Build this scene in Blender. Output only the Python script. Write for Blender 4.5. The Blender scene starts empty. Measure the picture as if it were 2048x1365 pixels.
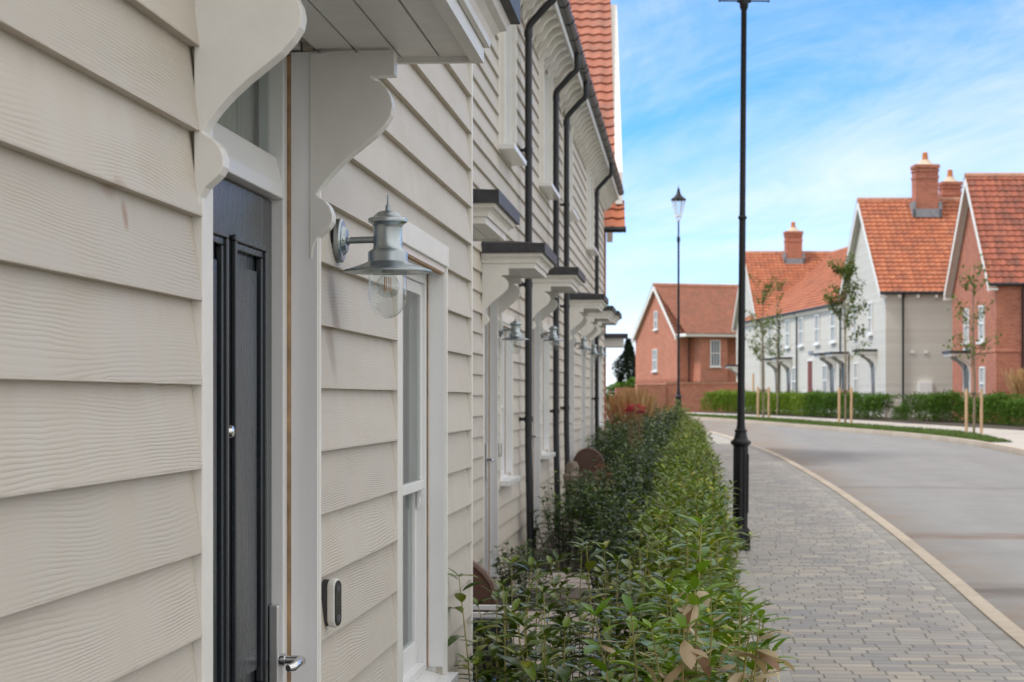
import bpy, math, random
from mathutils import Vector, Matrix
random.seed(7)
R=math.radians
COL=bpy.context.scene.collection
PHI=math.atan(344/3982.0); SN,CS=math.sin(PHI),math.cos(PHI)
H=1.6
# ---------------------------------------------------------------- terrain height
GP=[(-400,0),(16,0),(35,.25),(50,.47),(60,.6),(80,.76),(100,.92),(135,1.05),(200,1.1),(5000,1.1)]
def gz(x,y):
    s=-x*SN+y*CS
    def lin(s):
        for (a,p),(b,q) in zip(GP,GP[1:]):
            if s<=b: return p+(q-p)*(s-a)/(b-a)
        return 1.1
    return (lin(s-4)+2*lin(s-2)+3*lin(s)+2*lin(s+2)+lin(s+4))/9.0
def cf(X,Z): return (X*CS-Z*SN, X*SN+Z*CS)
# ---------------------------------------------------------------- mesh builder
class MB:
    def __init__(s): s.v=[];s.f=[];s.sm=[]
    def add(s,vs,fs,smooth=False):
        n=len(s.v); s.v+= [tuple(v) for v in vs]
        s.f+=[tuple(i+n for i in f) for f in fs]; s.sm+=[smooth]*len(fs); return s
    def box(s,x0,x1,y0,y1,z0,z1):
        v=[(x0,y0,z0),(x1,y0,z0),(x1,y1,z0),(x0,y1,z0),(x0,y0,z1),(x1,y0,z1),(x1,y1,z1),(x0,y1,z1)]
        return s.add(v,[(0,3,2,1),(4,5,6,7),(0,1,5,4),(1,2,6,5),(2,3,7,6),(3,0,4,7)])
    def prism(s,poly,axis,a,b,smooth=False):
        # poly: 2D points; axis 'x','y','z' extrusion from a to b
        def P(p,t):
            return {'x':(t,p[0],p[1]),'y':(p[0],t,p[1]),'z':(p[0],p[1],t)}[axis]
        n=len(poly); v=[P(p,a) for p in poly]+[P(p,b) for p in poly]
        s.add(v,[tuple(range(n)),tuple(range(2*n-1,n-1,-1))])
        m=len(s.v)-2*n
        s.f+=[(m+i,m+n+i,m+n+(i+1)%n,m+(i+1)%n) for i in range(n)]; s.sm+=[smooth]*n
        return s
    def lathe(s,prof,c=(0,0,0),n=24,axis='z',smooth=True,rot=0,cap=True):
        vs=[]
        for r,z in prof:
            for i in range(n):
                a=2*math.pi*i/n+rot
                p=(r*math.cos(a),r*math.sin(a),z)
                if axis=='x': p=(z,p[0],p[1])
                if axis=='y': p=(p[0],z,p[1])
                vs.append((p[0]+c[0],p[1]+c[1],p[2]+c[2]))
        fs=[(j*n+i,j*n+(i+1)%n,(j+1)*n+(i+1)%n,(j+1)*n+i) for j in range(len(prof)-1) for i in range(n)]
        s.add(vs,fs,smooth)
        if cap:
            m=len(s.v)-len(vs)
            s.f.append(tuple(m+i for i in range(n-1,-1,-1)));s.sm.append(False)
            k=m+(len(prof)-1)*n
            s.f.append(tuple(k+i for i in range(n)));s.sm.append(False)
        return s
    def tube(s,pts,r,n=8,smooth=True):
        pts=[Vector(p) for p in pts]; rr=r if isinstance(r,(list,tuple)) else [r]*len(pts)
        vs=[];up=None
        for i,p in enumerate(pts):
            d=(pts[min(i+1,len(pts)-1)]-pts[max(i-1,0)]).normalized()
            if up is None:
                up=Vector((0,0,1)) if abs(d.z)<.9 else Vector((1,0,0))
            a=d.cross(up).normalized(); b=a.cross(d).normalized(); up=b
            for k in range(n):
                t=2*math.pi*k/n
                vs.append(p+a*math.cos(t)*rr[i]+b*math.sin(t)*rr[i])
        fs=[(j*n+i,j*n+(i+1)%n,(j+1)*n+(i+1)%n,(j+1)*n+i) for j in range(len(pts)-1) for i in range(n)]
        fs=[f[::-1] for f in fs]
        s.add(vs,fs,smooth); m=len(s.v)-len(vs); k=m+(len(pts)-1)*n
        s.f.append(tuple(m+i for i in range(n)));s.sm.append(False)
        s.f.append(tuple(k+i for i in range(n-1,-1,-1)));s.sm.append(False)
        return s
    def xf(s,M):
        s.v=[tuple(M@Vector(v)) for v in s.v]; return s
    def mesh(s,name,mat):
        me=bpy.data.meshes.new(name); me.from_pydata(s.v,[],s.f)
        me.polygons.foreach_set('use_smooth',s.sm)
        if mat: me.materials.append(mat)
        if any(s.sm): me.set_sharp_from_angle(angle=R(38))
        me.update(); return me
def obj(name,mb,mat,parent=None,loc=None,rz=0,bevel=0):
    me=mb if isinstance(mb,bpy.types.Mesh) else mb.mesh(name,mat)
    o=bpy.data.objects.new(name,me); COL.objects.link(o)
    if parent: o.parent=parent
    if loc: o.location=loc
    if rz: o.rotation_euler[2]=rz
    if bevel:
        b=o.modifiers.new('bevel','BEVEL'); b.width=bevel; b.segments=2; b.limit_method='ANGLE'; b.angle_limit=R(40)
    return o
def tag(o,label,cat,group=None):
    o['label']=label; o['category']=cat
    if group: o['group']=group
    return o
def thing(name,label,cat,loc=(0,0,0),rz=0,group=None):
    o=bpy.data.objects.new(name,None); COL.objects.link(o); o.location=loc; o.rotation_euler[2]=rz
    o.empty_display_size=.1
    return tag(o,label,cat,group)
def struct(name,mb,mat,kind='structure'):
    o=obj(name,mb,mat); o['kind']=kind; return o
def copy_tree(o,parent=None,loc=None,label=None,group=None,rz=None,scale=None):
    c=o.copy(); COL.objects.link(c); c.parent=parent
    if loc is not None: c.location=loc
    if rz is not None: c.rotation_euler[2]=rz
    if scale is not None: c.scale=scale
    if label: c['label']=label
    if group: c['group']=group
    for ch in list(o.children): copy_tree(ch,c)
    return c
# ---------------------------------------------------------------- materials
class N:
    def __init__(s,name):
        s.m=bpy.data.materials.new(name); s.m.use_nodes=True; s.t=s.m.node_tree; s.L=s.t.links
        s.b=s.t.nodes['Principled BSDF']; s.out=s.t.nodes['Material Output']
    def n(s,ty,**k):
        x=s.t.nodes.new(ty)
        for a,b in k.items(): setattr(x,a,b)
        return x
    def put(s,sock,v):
        if isinstance(v,bpy.types.NodeSocket): s.L.new(v,sock)
        elif v is not None: sock.default_value=v
    def math(s,op,a,b=None,c=None):
        x=s.n('ShaderNodeMath',operation=op); s.put(x.inputs[0],a)
        if b is not None: s.put(x.inputs[1],b)
        if c is not None: s.put(x.inputs[2],c)
        return x.outputs[0]
    def coord(s,kind='Object'):
        return s.n('ShaderNodeTexCoord').outputs[kind]
    def sep(s,v):
        x=s.n('ShaderNodeSeparateXYZ'); s.L.new(v,x.inputs[0]); return x.outputs
    def comb(s,a=0.,b=0.,c=0.):
        x=s.n('ShaderNodeCombineXYZ')
        for i,v in enumerate((a,b,c)): s.put(x.inputs[i],v)
        return x.outputs[0]
    def noise(s,vec,scale=5,detail=3,rough=.5,dist=0,out=0):
        x=s.n('ShaderNodeTexNoise'); s.put(x.inputs['Vector'],vec)
        x.inputs['Scale'].default_value=scale;x.inputs['Detail'].default_value=detail
        x.inputs['Roughness'].default_value=rough;x.inputs['Distortion'].default_value=dist
        return x.outputs[out]
    def white(s,vec):
        x=s.n('ShaderNodeTexWhiteNoise',noise_dimensions='3D'); s.put(x.inputs['Vector'],vec); return x.outputs['Value']
    def ramp(s,f,stops,interp='LINEAR'):
        x=s.n('ShaderNodeValToRGB'); x.color_ramp.interpolation=interp
        e=x.color_ramp.elements
        while len(e)<len(stops): e.new(.5)
        for i,(p,c) in enumerate(stops):
            e[i].position=p; e[i].color=(c[0],c[1],c[2],1) if not isinstance(c,(int,float)) else (c,c,c,1)
        s.put(x.inputs[0],f); return x.outputs[0]
    def mix(s,f,a,b,mode='MIX'):
        x=s.n('ShaderNodeMix',data_type='RGBA',blend_type=mode); x.clamp_factor=True
        s.put(x.inputs[0],f)
        for i,v in ((6,a),(7,b)):
            s.put(x.inputs[i],(v[0],v[1],v[2],1) if isinstance(v,(tuple,list)) else v)
        return x.outputs[2]
    def mapv(s,v,sc=(1,1,1),loc=(0,0,0)):
        x=s.n('ShaderNodeMapping'); s.L.new(v,x.inputs[0]); x.inputs['Scale'].default_value=sc; x.inputs['Location'].default_value=loc
        return x.outputs[0]
    def bump(s,h,dist=.002,strength=1.):
        x=s.n('ShaderNodeBump'); s.L.new(h,x.inputs['Height']); x.inputs['Distance'].default_value=dist; x.inputs['Strength'].default_value=strength
        s.L.new(x.outputs[0],s.b.inputs['Normal']); return x
    def set(s,col=None,rough=None,metal=None,spec=None):
        if col is not None: s.put(s.b.inputs['Base Color'],(col[0],col[1],col[2],1) if isinstance(col,(tuple,list)) else col)
        if rough is not None: s.put(s.b.inputs['Roughness'],rough)
        if metal is not None: s.put(s.b.inputs['Metallic'],metal)
        if spec is not None: s.put(s.b.inputs['Specular IOR Level'],spec)
        return s
def simple(name,col,rough=.5,metal=0,var=.12,scale=6,bump=0,bscale=60,stretch=(1,1,1),spec=None):
    m=N(name); c=m.coord(); n=m.noise(m.mapv(c,stretch),scale,5,.6)
    a=tuple(x*(1-var) for x in col); b=tuple(min(1,x*(1+var)) for x in col)
    m.set(m.ramp(n,[(.3,a),(.7,b)]),rough,metal,spec)
    if bump: m.bump(m.noise(m.mapv(c,stretch),bscale,4,.6),bump)
    return m.m
PITCH=.154; Z0=.09
def board_mat(name,col,grain=True,warm=(.93,.86,.76)):
    m=N(name); c=m.coord(); x,y,z=m.sep(c)
    v=m.math('DIVIDE',m.math('SUBTRACT',z,Z0),PITCH); row=m.math('FLOOR',v); fr=m.math('FRACT',v)
    seg=0.
    r=m.white(m.comb(row,seg,3.3))
    cc=m.comb(m.math('MULTIPLY',y,1.15),m.math('MULTIPLY',z,5.0),m.math('MULTIPLY',r,60))
    big=m.noise(cc,1,1.5,.45)
    wob=m.noise(m.comb(m.math('MULTIPLY',y,14),m.math('MULTIPLY',z,40),m.math('MULTIPLY',r,9)),1,2,.5)
    ph=m.math('ADD',m.math('MULTIPLY',z,860),m.math('ADD',m.math('MULTIPLY',big,88),m.math('MULTIPLY',wob,4)))
    ln=m.math('SINE',ph)
    ln=m.math('POWER',m.math('MULTIPLY_ADD',ln,.5,.5),2.5)
    amp=m.ramp(m.noise(m.comb(m.math('MULTIPLY',y,2.3),m.math('MULTIPLY',z,9),m.math('MULTIPLY',r,13)),1,2,.5),[(.42,.16),(.66,1)])
    fine=m.noise(m.comb(m.math('MULTIPLY',y,7),m.math('MULTIPLY',z,260),r),1,3,.6)
    hgt=m.math('ADD',m.math('MULTIPLY',m.math('MULTIPLY',ln,amp),-1.0),m.math('MULTIPLY',fine,.35))
    dirt=m.noise(m.comb(m.math('MULTIPLY',y,5),m.math('MULTIPLY',z,1.3),m.math('MULTIPLY',row,.37)),1,5,.65)
    base=m.mix(m.ramp(r,[(0,0),(1,1)]),tuple(k*.93 for k in col),tuple(min(1,k*1.05) for k in col))
    base=m.mix(m.ramp(dirt,[(.42,0),(.75,.4)]),base,tuple(a*b for a,b in zip(col,warm)))
    # rain-washed band of dust at the head of every board
    edge=m.math('MULTIPLY',m.ramp(fr,[(.55,0),(1,1)]),m.ramp(m.noise(m.comb(m.math('MULTIPLY',y,9),row,0),1,4,.6),[(.35,0),(.8,.42)]))
    base=m.mix(edge,base,(col[0]*.72,col[1]*.62,col[2]*.5))
    base=m.mix(m.math('MULTIPLY',m.math('MULTIPLY',ln,amp),.07),base,tuple(k*.55 for k in col))
    if grain=='near':
        def spot(y0,z0,w,h,s):
            d=m.math('ADD',m.math('POWER',m.math('ABSOLUTE',m.math('DIVIDE',m.math('SUBTRACT',y,y0),w)),2),m.math('POWER',m.math('ABSOLUTE',m.math('DIVIDE',m.math('SUBTRACT',z,z0),h)),2))
            d=m.math('ADD',d,m.math('MULTIPLY',m.math('SUBTRACT',m.noise(m.comb(m.math('MULTIPLY',y,90),m.math('MULTIPLY',z,14),1),1,3,.6),.5),1.6))
            return m.ramp(d,[(0,s),(1,0)])
        base=m.mix(spot(5.0,1.80,.07,.17,.6),base,(.24,.155,.09))
        base=m.mix(spot(3.13,1.895,.02,.03,.8),base,(.3,.16,.08))
        base=m.mix(spot(3.05,1.93,.05,.02,.45),base,(.33,.2,.12))
    m.set(base,.55)
    m.bump(hgt,.0007 if grain=='near' else .0009,1.0)
    return m.m
M={}
M['board']=board_mat('painted_weatherboard',(.55,.508,.445),'near')
M['board_row']=board_mat('painted_weatherboard_row',(.57,.53,.465),'row')
M['trim']=simple('cream_trim_paint',(.77,.76,.73),.42,var=.05,scale=9,bump=.0003,bscale=90)
M['reveal']=simple('grey_primed_trim',(.78,.785,.80),.5,var=.06,scale=20,bump=.0004,bscale=40,stretch=(1,1,.08))
M['pvc']=simple('white_upvc',(.78,.79,.80),.28,var=.02)
M['seal']=simple('aged_tan_sealant',(.37,.24,.135),.8,var=.35,scale=40,stretch=(1,1,.4),bump=.001)
M['galv']=None
def galv():
    m=N('galvanised_steel'); c=m.coord(); n=m.noise(c,28,5,.65); n2=m.noise(c,9,3,.5)
    m.set(m.mix(m.ramp(n2,[(.35,0),(.7,1)]),(.24,.28,.31),(.46,.51,.54)),m.ramp(n,[(.3,.24),(.75,.46)]),1.0)
    m.bump(n,.0004); return m.m
M['galv']=galv()
M['chrome']=N('polished_steel').set((.65,.65,.66),.12,1.).m
M['satin']=simple('satin_steel',(.62,.62,.63),.3,metal=.7,var=.1,scale=30,stretch=(1,1,.1))
M['black']=N('gloss_black_iron').set((.012,.013,.016),.3,0,.6).m
def blk():
    m=N('black_painted_iron'); n=m.noise(m.coord(),30,4,.6)
    m.set((.008,.009,.012),m.ramp(n,[(.3,.3),(.8,.5)]),0,.35); m.bump(n,.0002); return m.m
M['black']=blk()
M['pipe']=simple('black_pvc',(.016,.018,.024),.38,var=.2)
M['slate']=simple('weathered_black_roofing',(.035,.035,.042),.5,var=.45,scale=22,bump=.001)
M['bellface']=N('glossy_black_plastic').set((.012,.012,.013),.12).m
M['bellbody']=N('white_plastic').set((.68,.68,.66),.4).m
M['rubber']=N('dark_grey_plastic').set((.06,.06,.065),.6).m
def doorm():
    m=N('woodgrain_charcoal_door'); c=m.coord()
    n=m.noise(m.mapv(c,(30,60,4)),1,5,.6)
    m.set(m.ramp(n,[(.3,(.014,.019,.026)),(.8,(.026,.033,.042))]),m.ramp(n,[(.3,.2),(.7,.34)]),0,.7)
    m.bump(n,.0011); return m.m
M['door']=doorm()
def glass(name,tint,refl=1.0,rough=0.02,base=.04,fpow=1.0):
    m=N(name); t=m.t; t.nodes.remove(m.b)
    tr=m.n('ShaderNodeBsdfTransparent'); tr.inputs[0].default_value=(*tint,1)
    gl=m.n('ShaderNodeBsdfGlossy'); gl.inputs['Roughness'].default_value=rough
    lw=m.n('ShaderNodeLayerWeight'); lw.inputs[0].default_value=.5
    f=m.math('MINIMUM',m.math('MULTIPLY_ADD',m.math('POWER',lw.outputs['Facing'],4.0),refl*.75,base),1.)
    mx=m.n('ShaderNodeMixShader'); m.L.new(f,mx.inputs[0]); m.L.new(tr.outputs[0],mx.inputs[1]); m.L.new(gl.outputs[0],mx.inputs[2])
    m.L.new(mx.outputs[0],m.out.inputs[0]); return m.m
M['glass']=glass('window_glass',(.88,.91,.91),.7)
M['lampglass']=glass('clear_lamp_glass',(.93,.95,.95),1.3,.005,.07)
M['fil']=N('amber_filament').set((.75,.33,.08),.4).m
M['curtain']=simple('pale_net_curtain',(.62,.63,.62),.8,var=.12,scale=3,stretch=(1,30,.3),bump=.004,bscale=18)
M['room']=N('dim_room').set((.06,.065,.06),.9).m
M['blind']=simple('grey_green_blind',(.50,.51,.46),.7,var=.3,scale=3,stretch=(1,30,.3))
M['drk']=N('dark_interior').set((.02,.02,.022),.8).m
def tilem(name,cols,dark,w=.235,l=.31,darkamt=.6):
    m=N(name); uv=m.n('ShaderNodeUVMap').outputs[0]; x,y,z=m.sep(uv)
    cx=m.math('FLOOR',x); cy=m.math('FLOOR',y)
    r=m.white(m.comb(cx,cy,1.7)); 
    big=m.noise(m.mapv(uv,(.16,.12,1)),1,4,.6)
    c=m.ramp(m.math('ADD',m.math('MULTIPLY',r,.36),m.math('MULTIPLY_ADD',big,.7,.0)),[(.15,cols[0]),(.4,cols[1]),(.62,cols[2]),(.9,cols[3])])
    st=m.math('MULTIPLY',m.ramp(m.noise(m.mapv(uv,(.5,.45,1)),1,5,.7),[(.46,0),(.70,darkamt)]),1)
    c=m.mix(st,c,dark)
    c=m.mix(m.math('MULTIPLY',m.ramp(m.noise(m.mapv(uv,(3,3,1)),1,4,.6),[(.4,0),(.8,1)]),.25),c,dark)
    m.set(c,.75); m.bump(m.noise(m.mapv(uv,(4,4,1)),2,4,.6),.006); return m.m
M['tile_o']=tilem('orange_pantile',[(.26,.080,.042),(.35,.108,.052),(.42,.138,.065),(.49,.20,.105)],(.17,.07,.048),darkamt=.75)
M['tile_r']=tilem('dark_red_pantile',[(.17,.06,.04),(.26,.075,.045),(.34,.10,.06),(.40,.14,.08)],(.07,.045,.04),darkamt=.75)
M['tile_p']=tilem('pinkish_red_pantile',[(.26,.095,.065),(.33,.115,.075),(.38,.14,.09),(.40,.17,.12)],(.17,.10,.085),darkamt=.6)
M['tile_b']=tilem('brown_red_tile',[(.17,.065,.042),(.22,.08,.048),(.26,.095,.055),(.30,.12,.07)],(.14,.07,.05))
M['ridge']=simple('mortared_ridge_tile',(.42,.22,.15),.8,var=.25,scale=5)
def brickm(name,c1,c2,mort,sc=1.):
    m=N(name); g=m.coord(); x,y,z=m.sep(g)
    h=m.math('ADD',x,y)
    b=m.n('ShaderNodeTexBrick'); b.inputs['Scale'].default_value=1; b.offset=.5
    b.inputs['Brick Width'].default_value=.225; b.inputs['Row Height'].default_value=.075; b.inputs['Mortar Size'].default_value=.006
    b.inputs['Mortar Smooth'].default_value=.2; b.inputs['Bias'].default_value=0
    m.L.new(m.comb(h,z,0),b.inputs['Vector'])
    b.inputs['Color1'].default_value=(*c1,1); b.inputs['Color2'].default_value=(*c2,1); b.inputs['Mortar'].default_value=(*mort,1)
    n=m.noise(g,.9,5,.65)
    c=m.mix(m.ramp(n,[(.35,0),(.75,.45)]),b.outputs[0],tuple(min(1,k*1.35) for k in c2))
    m.set(c,.85); m.bump(b.outputs['Fac'],-.004); return m.m
M['brick']=brickm('red_brick',(.27,.075,.045),(.40,.14,.085),(.48,.36,.29))
M['brick_l']=brickm('orange_brick',(.36,.12,.075),(.47,.185,.12),(.52,.38,.30))
M['whiteboard']=board_mat('pale_grey_weatherboard',(.60,.60,.565),'row')
M['greyrender']=board_mat('grey_weatherboard',(.58,.575,.54),'row')
M['lead']=simple('lead_flashing',(.22,.25,.29),.5,var=.2)
M['pot']=simple('clay_pot',(.5,.2,.08),.7)
M['haunch']=simple('mortar_haunching',(.5,.42,.33),.9)
M['stone']=simple('pale_paving_slab',(.50,.44,.40),.8,var=.12,scale=5,bump=.002)
M['woodstake']=simple('timber_stake',(.45,.30,.18),.8,var=.25,scale=8,stretch=(3,3,.4))
M['bark']=simple('young_bark',(.20,.16,.11),.9,var=.3,scale=20,bump=.004)
M['wicker']=simple('brown_resin_wicker',(.12,.062,.045),.45,var=.2,scale=40,bump=.001)
M['planter']=simple('dark_blue_planter',(.020,.025,.038),.5,var=.2)
M['concrete_grey']=simple('mottled_stone',(.22,.18,.15),.9,var=.4,scale=14,bump=.004)
def leafm(name,lo,hi,back=1.3,rough=.33,hue=None,trans=.25,spec=.5):
    m=N(name); g=m.n('ShaderNodeNewGeometry'); r=g.outputs['Random Per Island']
    st=[(0,lo),(.55,tuple((a+b)/2 for a,b in zip(lo,hi))),(1,hi)]
    if hue: st=[(0,lo),(.5,tuple((a+b)/2 for a,b in zip(lo,hi))),(.86,hi),(.93,hue)]
    c=m.ramp(r,st)
    n=m.noise(m.coord(),30,3,.6)
    c=m.mix(m.math('MULTIPLY',n,.35),c,tuple(k*.5 for k in lo))
    m.set(c,rough,0,spec)
    t=m.n('ShaderNodeBsdfTranslucent'); m.L.new(m.mix(.5,c,(hi[0]*1.6,hi[1]*1.5,hi[2]*.8)),t.inputs[0])
    mx=m.n('ShaderNodeMixShader'); mx.inputs[0].default_value=trans
    m.L.new(m.b.outputs[0],mx.inputs[1]); m.L.new(t.outputs[0],mx.inputs[2]); m.L.new(mx.outputs[0],m.out.inputs[0])
    return m.m
M['laurel']=leafm('laurel_leaf',(.022,.058,.005),(.135,.205,.014),hue=(.31,.32,.03),rough=.3,spec=.32,trans=.12)
M['laurel_b']=leafm('bright_laurel_leaf',(.045,.11,.004),(.24,.36,.012),hue=(.42,.42,.03),rough=.34,spec=.28,trans=.14)
M['laurel_d']=leafm('dark_evergreen_leaf',(.018,.055,.007),(.10,.18,.02),hue=(.24,.32,.03),rough=.33,spec=.3,trans=.1)
M['fresh']=leafm('fresh_green_leaf',(.06,.17,.006),(.22,.38,.02),rough=.33,trans=.25,spec=.35)
M['dead']=leafm('withered_tan_leaf',(.38,.27,.16),(.78,.66,.47),rough=.5,hue=(.22,.10,.05),trans=.2)
M['tree']=leafm('young_tree_leaf',(.05,.10,.02),(.14,.22,.045),rough=.55,hue=(.24,.15,.04),spec=.25)
M['conifer']=leafm('dark_conifer_foliage',(.012,.03,.014),(.03,.06,.025),rough=.7,trans=.1)
M['hedge']=leafm('sunlit_hedge_leaf',(.06,.13,.012),(.19,.30,.03),rough=.6,hue=(.28,.34,.05),spec=.2)
M['hedge2']=leafm('mid_green_hedge_leaf',(.035,.095,.012),(.11,.21,.03),rough=.6,spec=.2)
M['rust']=leafm('rust_orange_grass',(.40,.25,.13),(.62,.44,.26),rough=.8,spec=.1)
M['petal']=leafm('magenta_petal',(.7,.01,.14),(.9,.04,.28),rough=.5)
M['orangep']=leafm('orange_bracts',(.4,.12,.03),(.6,.22,.06),rough=.5)
M['stemd']=simple('dark_green_stem',(.05,.07,.025),.6,var=.3,scale=8)
M['stem']=simple('yellow_green_stem',(.30,.27,.08),.5,var=.3,scale=8)
M['stemr']=simple('brown_stem',(.20,.13,.06),.6,var=.3,scale=8)
M['soil']=simple('brown_soil',(.06,.048,.035),.95,var=.4,scale=5,bump=.02,bscale=25)
M['grassm']=simple('verge_turf',(.075,.125,.022),.9,var=.4,scale=1.5)
M['field']=simple('rough_ground',(.09,.10,.04),.95,var=.3,scale=.3)
def roadm():
    m=N('worn_asphalt'); g=m.coord(); x,y,z=m.sep(g)
    n=m.noise(g,1.2,6,.65); f=m.noise(g,140,2,.6); pa=m.noise(m.mapv(g,(1.5,.12,1)),1,4,.6)
    c=m.ramp(n,[(.3,(.165,.167,.17)),(.7,(.22,.22,.223))])
    c=m.mix(m.ramp(pa,[(.4,0),(.7,.45)]),c,(.13,.13,.13))
    c=m.mix(m.math('MULTIPLY',m.ramp(m.noise(m.mapv(g,(60,22,1)),1,4,.75),[(.38,0),(.66,1)]),.5),c,(.29,.285,.28))
    kx=m.math('SUBTRACT',x,2.5)
    dirt=m.math('MULTIPLY',m.ramp(kx,[(0,1),(.75,0)]),m.ramp(m.noise(m.mapv(g,(1.2,.7,1)),1.2,5,.7),[(.36,0),(.62,1)]))
    c=m.mix(m.math('MULTIPLY',dirt,.85),c,(.22,.165,.12))
    for yy,w,s,col in ((23.6,.6,.9,(.15,.10,.075)),(17.7,.8,.85,(.10,.085,.075)),(33.5,.5,.45,(.13,.10,.085)),(14.3,.4,.4,(.2,.15,.12))):
        d=m.math('ABSOLUTE',m.math('SUBTRACT',m.math('ADD',y,m.math('MULTIPLY',m.math('SUBTRACT',m.noise(m.mapv(g,(2,2,1)),1,4,.6),.5),.5)),yy))
        band=m.ramp(m.math('DIVIDE',d,w),[(.25,1),(1,0)])
        brk=m.ramp(m.noise(m.mapv(g,(.9,2.5,1)),1,3,.6),[(.3,.2),(.55,1)])
        c=m.mix(m.math('MULTIPLY',m.math('MULTIPLY',band,brk),s),c,col)
    m.set(c,.8); m.bump(f,.004); return m.m
M['road']=roadm()
def paverm():
    m=N('tumbled_block_paving'); g=m.coord(); x,y,z=m.sep(g)
    wx=m.math('ADD',x,m.math('MULTIPLY',m.math('SUBTRACT',m.noise(g,14,2,.5),.5),.012))
    wy=m.math('ADD',y,m.math('MULTIPLY',m.math('SUBTRACT',m.noise(m.mapv(g,(1,1,1),(7,3,1)),11,2,.5),.5),.014))
    v=m.math('DIVIDE',wy,.16); row=m.math('FLOOR',v); fv=m.math('FRACT',v)
    rr=m.white(m.comb(row,1.5,.5)); bl=m.math('MULTIPLY_ADD',rr,.07,.18)
    u=m.math('ADD',m.math('DIVIDE',wx,bl),m.math('MULTIPLY',m.white(m.comb(row,8.5,2.5)),5)); cu=m.math('FLOOR',u); fu=m.math('FRACT',u)
    r=m.white(m.comb(row,cu,.5)); r2=m.white(m.comb(cu,row,4.5))
    c=m.ramp(r,[(0,(.30,.30,.31)),(.25,(.385,.37,.35)),(.45,(.455,.425,.375)),(.6,(.355,.34,.32)),(.8,(.50,.46,.395)),(.92,(.41,.375,.335))],'CONSTANT')
    c=m.mix(m.math('MULTIPLY',r2,.35),c,(.26,.245,.23))
    c=m.mix(m.ramp(m.noise(g,35,4,.7),[(.4,0),(.8,.4)]),c,(.45,.42,.37))
    eu=m.math('MULTIPLY',m.math('MINIMUM',fu,m.math('SUBTRACT',1.,fu)),.2); ev=m.math('MULTIPLY',m.math('MINIMUM',fv,m.math('SUBTRACT',1.,fv)),.135)
    e=m.math('MINIMUM',eu,ev); jt=m.ramp(m.math('MULTIPLY',e,100),[(.25,0),(.8,1)])
    c=m.mix(jt,(.20,.18,.16),c)
    c=m.mix(m.ramp(m.noise(g,.7,5,.6),[(.45,0),(.8,.4)]),c,(.24,.20,.17))
    m.set(c,.8); m.bump(jt,.006,.8); return m.m
M['paver']=paverm()
def kerbm(name,c0,c1,ln=.9):
    m=N(name); g=m.coord(); x,y,z=m.sep(g)
    r=m.white(m.comb(m.math('FLOOR',m.math('DIVIDE',y,ln)),2.5,1.5)); fr=m.math('FRACT',m.math('DIVIDE',y,ln))
    c=m.mix(r,c0,c1); c=m.mix(m.ramp(m.noise(g,9,5,.7),[(.45,0),(.75,.5)]),c,tuple(k*.6 for k in c0))
    c=m.mix(m.ramp(fr,[(0,1),(.015,0)]),c,(.12,.1,.08)); m.set(c,.85); m.bump(m.noise(g,80,3,.6),.002); return m.m
M['kerb']=kerbm('tan_concrete_kerb',(.42,.36,.29),(.50,.43,.35))
M['edging']=kerbm('grey_edging_slab',(.36,.345,.32),(.42,.40,.37),.6)
M['setts']=kerbm('grey_sett_course',(.26,.25,.24),(.34,.325,.30),.2)
M['pave2']=simple('pale_footway',(.40,.375,.345),.85,var=.12,scale=2)
# ---------------------------------------------------------------- ground ribbons
def ribbon(mb,L,Rr,off,n_across=3,skirt=0):
    """sheet between two equal length polylines of world (x,y); height = terrain + off"""
    rows=[]
    for (a,b),(c,d) in zip(L,Rr):
        rows.append([(a+(c-a)*k/n_across,b+(d-b)*k/n_across) for k in range(n_across+1)])
    vs=[(x,y,gz(x,y)+off) for r in rows for x,y in r]; w=n_across+1
    fs=[(j*w+i,j*w+i+1,(j+1)*w+i+1,(j+1)*w+i) for j in range(len(rows)-1) for i in range(n_across)]
    mb.add(vs,fs)
    if skirt:
        for side in (0,n_across):
            e=[(rows[j][side][0],rows[j][side][1]) for j in range(len(rows))]
            v2=[(x,y,gz(x,y)+off) for x,y in e]+[(x,y,gz(x,y)+off-skirt) for x,y in e]; k=len(e)
            mb.add(v2,[(j,j+1,k+j+1,k+j) for j in range(k-1)])
    return mb
def resample(pts,step=.8):
    # Catmull-Rom through pts, then dense
    out=[]
    P=[pts[0]]+list(pts)+[pts[-1]]
    for i in range(1,len(P)-2):
        p0,p1,p2,p3=[Vector((*q,0)) for q in P[i-1:i+3]]
        n=max(2,int((p2-p1).length/step))
        for k in range(n):
            t=k/n; q=.5*((2*p1)+(-p0+p2)*t+(2*p0-5*p1+4*p2-p3)*t*t+(-p0+3*p1-3*p2+p3)*t**3)
            out.append((q.x,q.y))
    out.append(pts[-1]); return out
def offset(line,d):
    o=[]
    for i,p in enumerate(line):
        a=Vector(line[max(i-1,0)]);b=Vector(line[min(i+1,len(line)-1)]); t=(b-a).normalized()
        o.append((p[0]+t.y*d,p[1]-t.x*d))
    return o
NK=[(2.1,-14),(2.15,0),(2.22,8),(2.31,13.7),(2.41,18.5),(2.45,24.5),(2.38,33),(2.1,42.9),(1.65,50.3),(1.0,59),(-.2,69),(-2.2,80),(-5,92),(-11,110),(-20,126)]
nk=resample(NK)
FK=[(8.3,-14),(8.2,10),(8.1,25),(7.95,36),(7.8,44),(7.55,51),(6.85,57),(5.5,63.5),(4.0,70.5),(2.2,79),(.2,86.5),(-3,96),(-9,114),(-17,132)]
fk=resample(FK)
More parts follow.
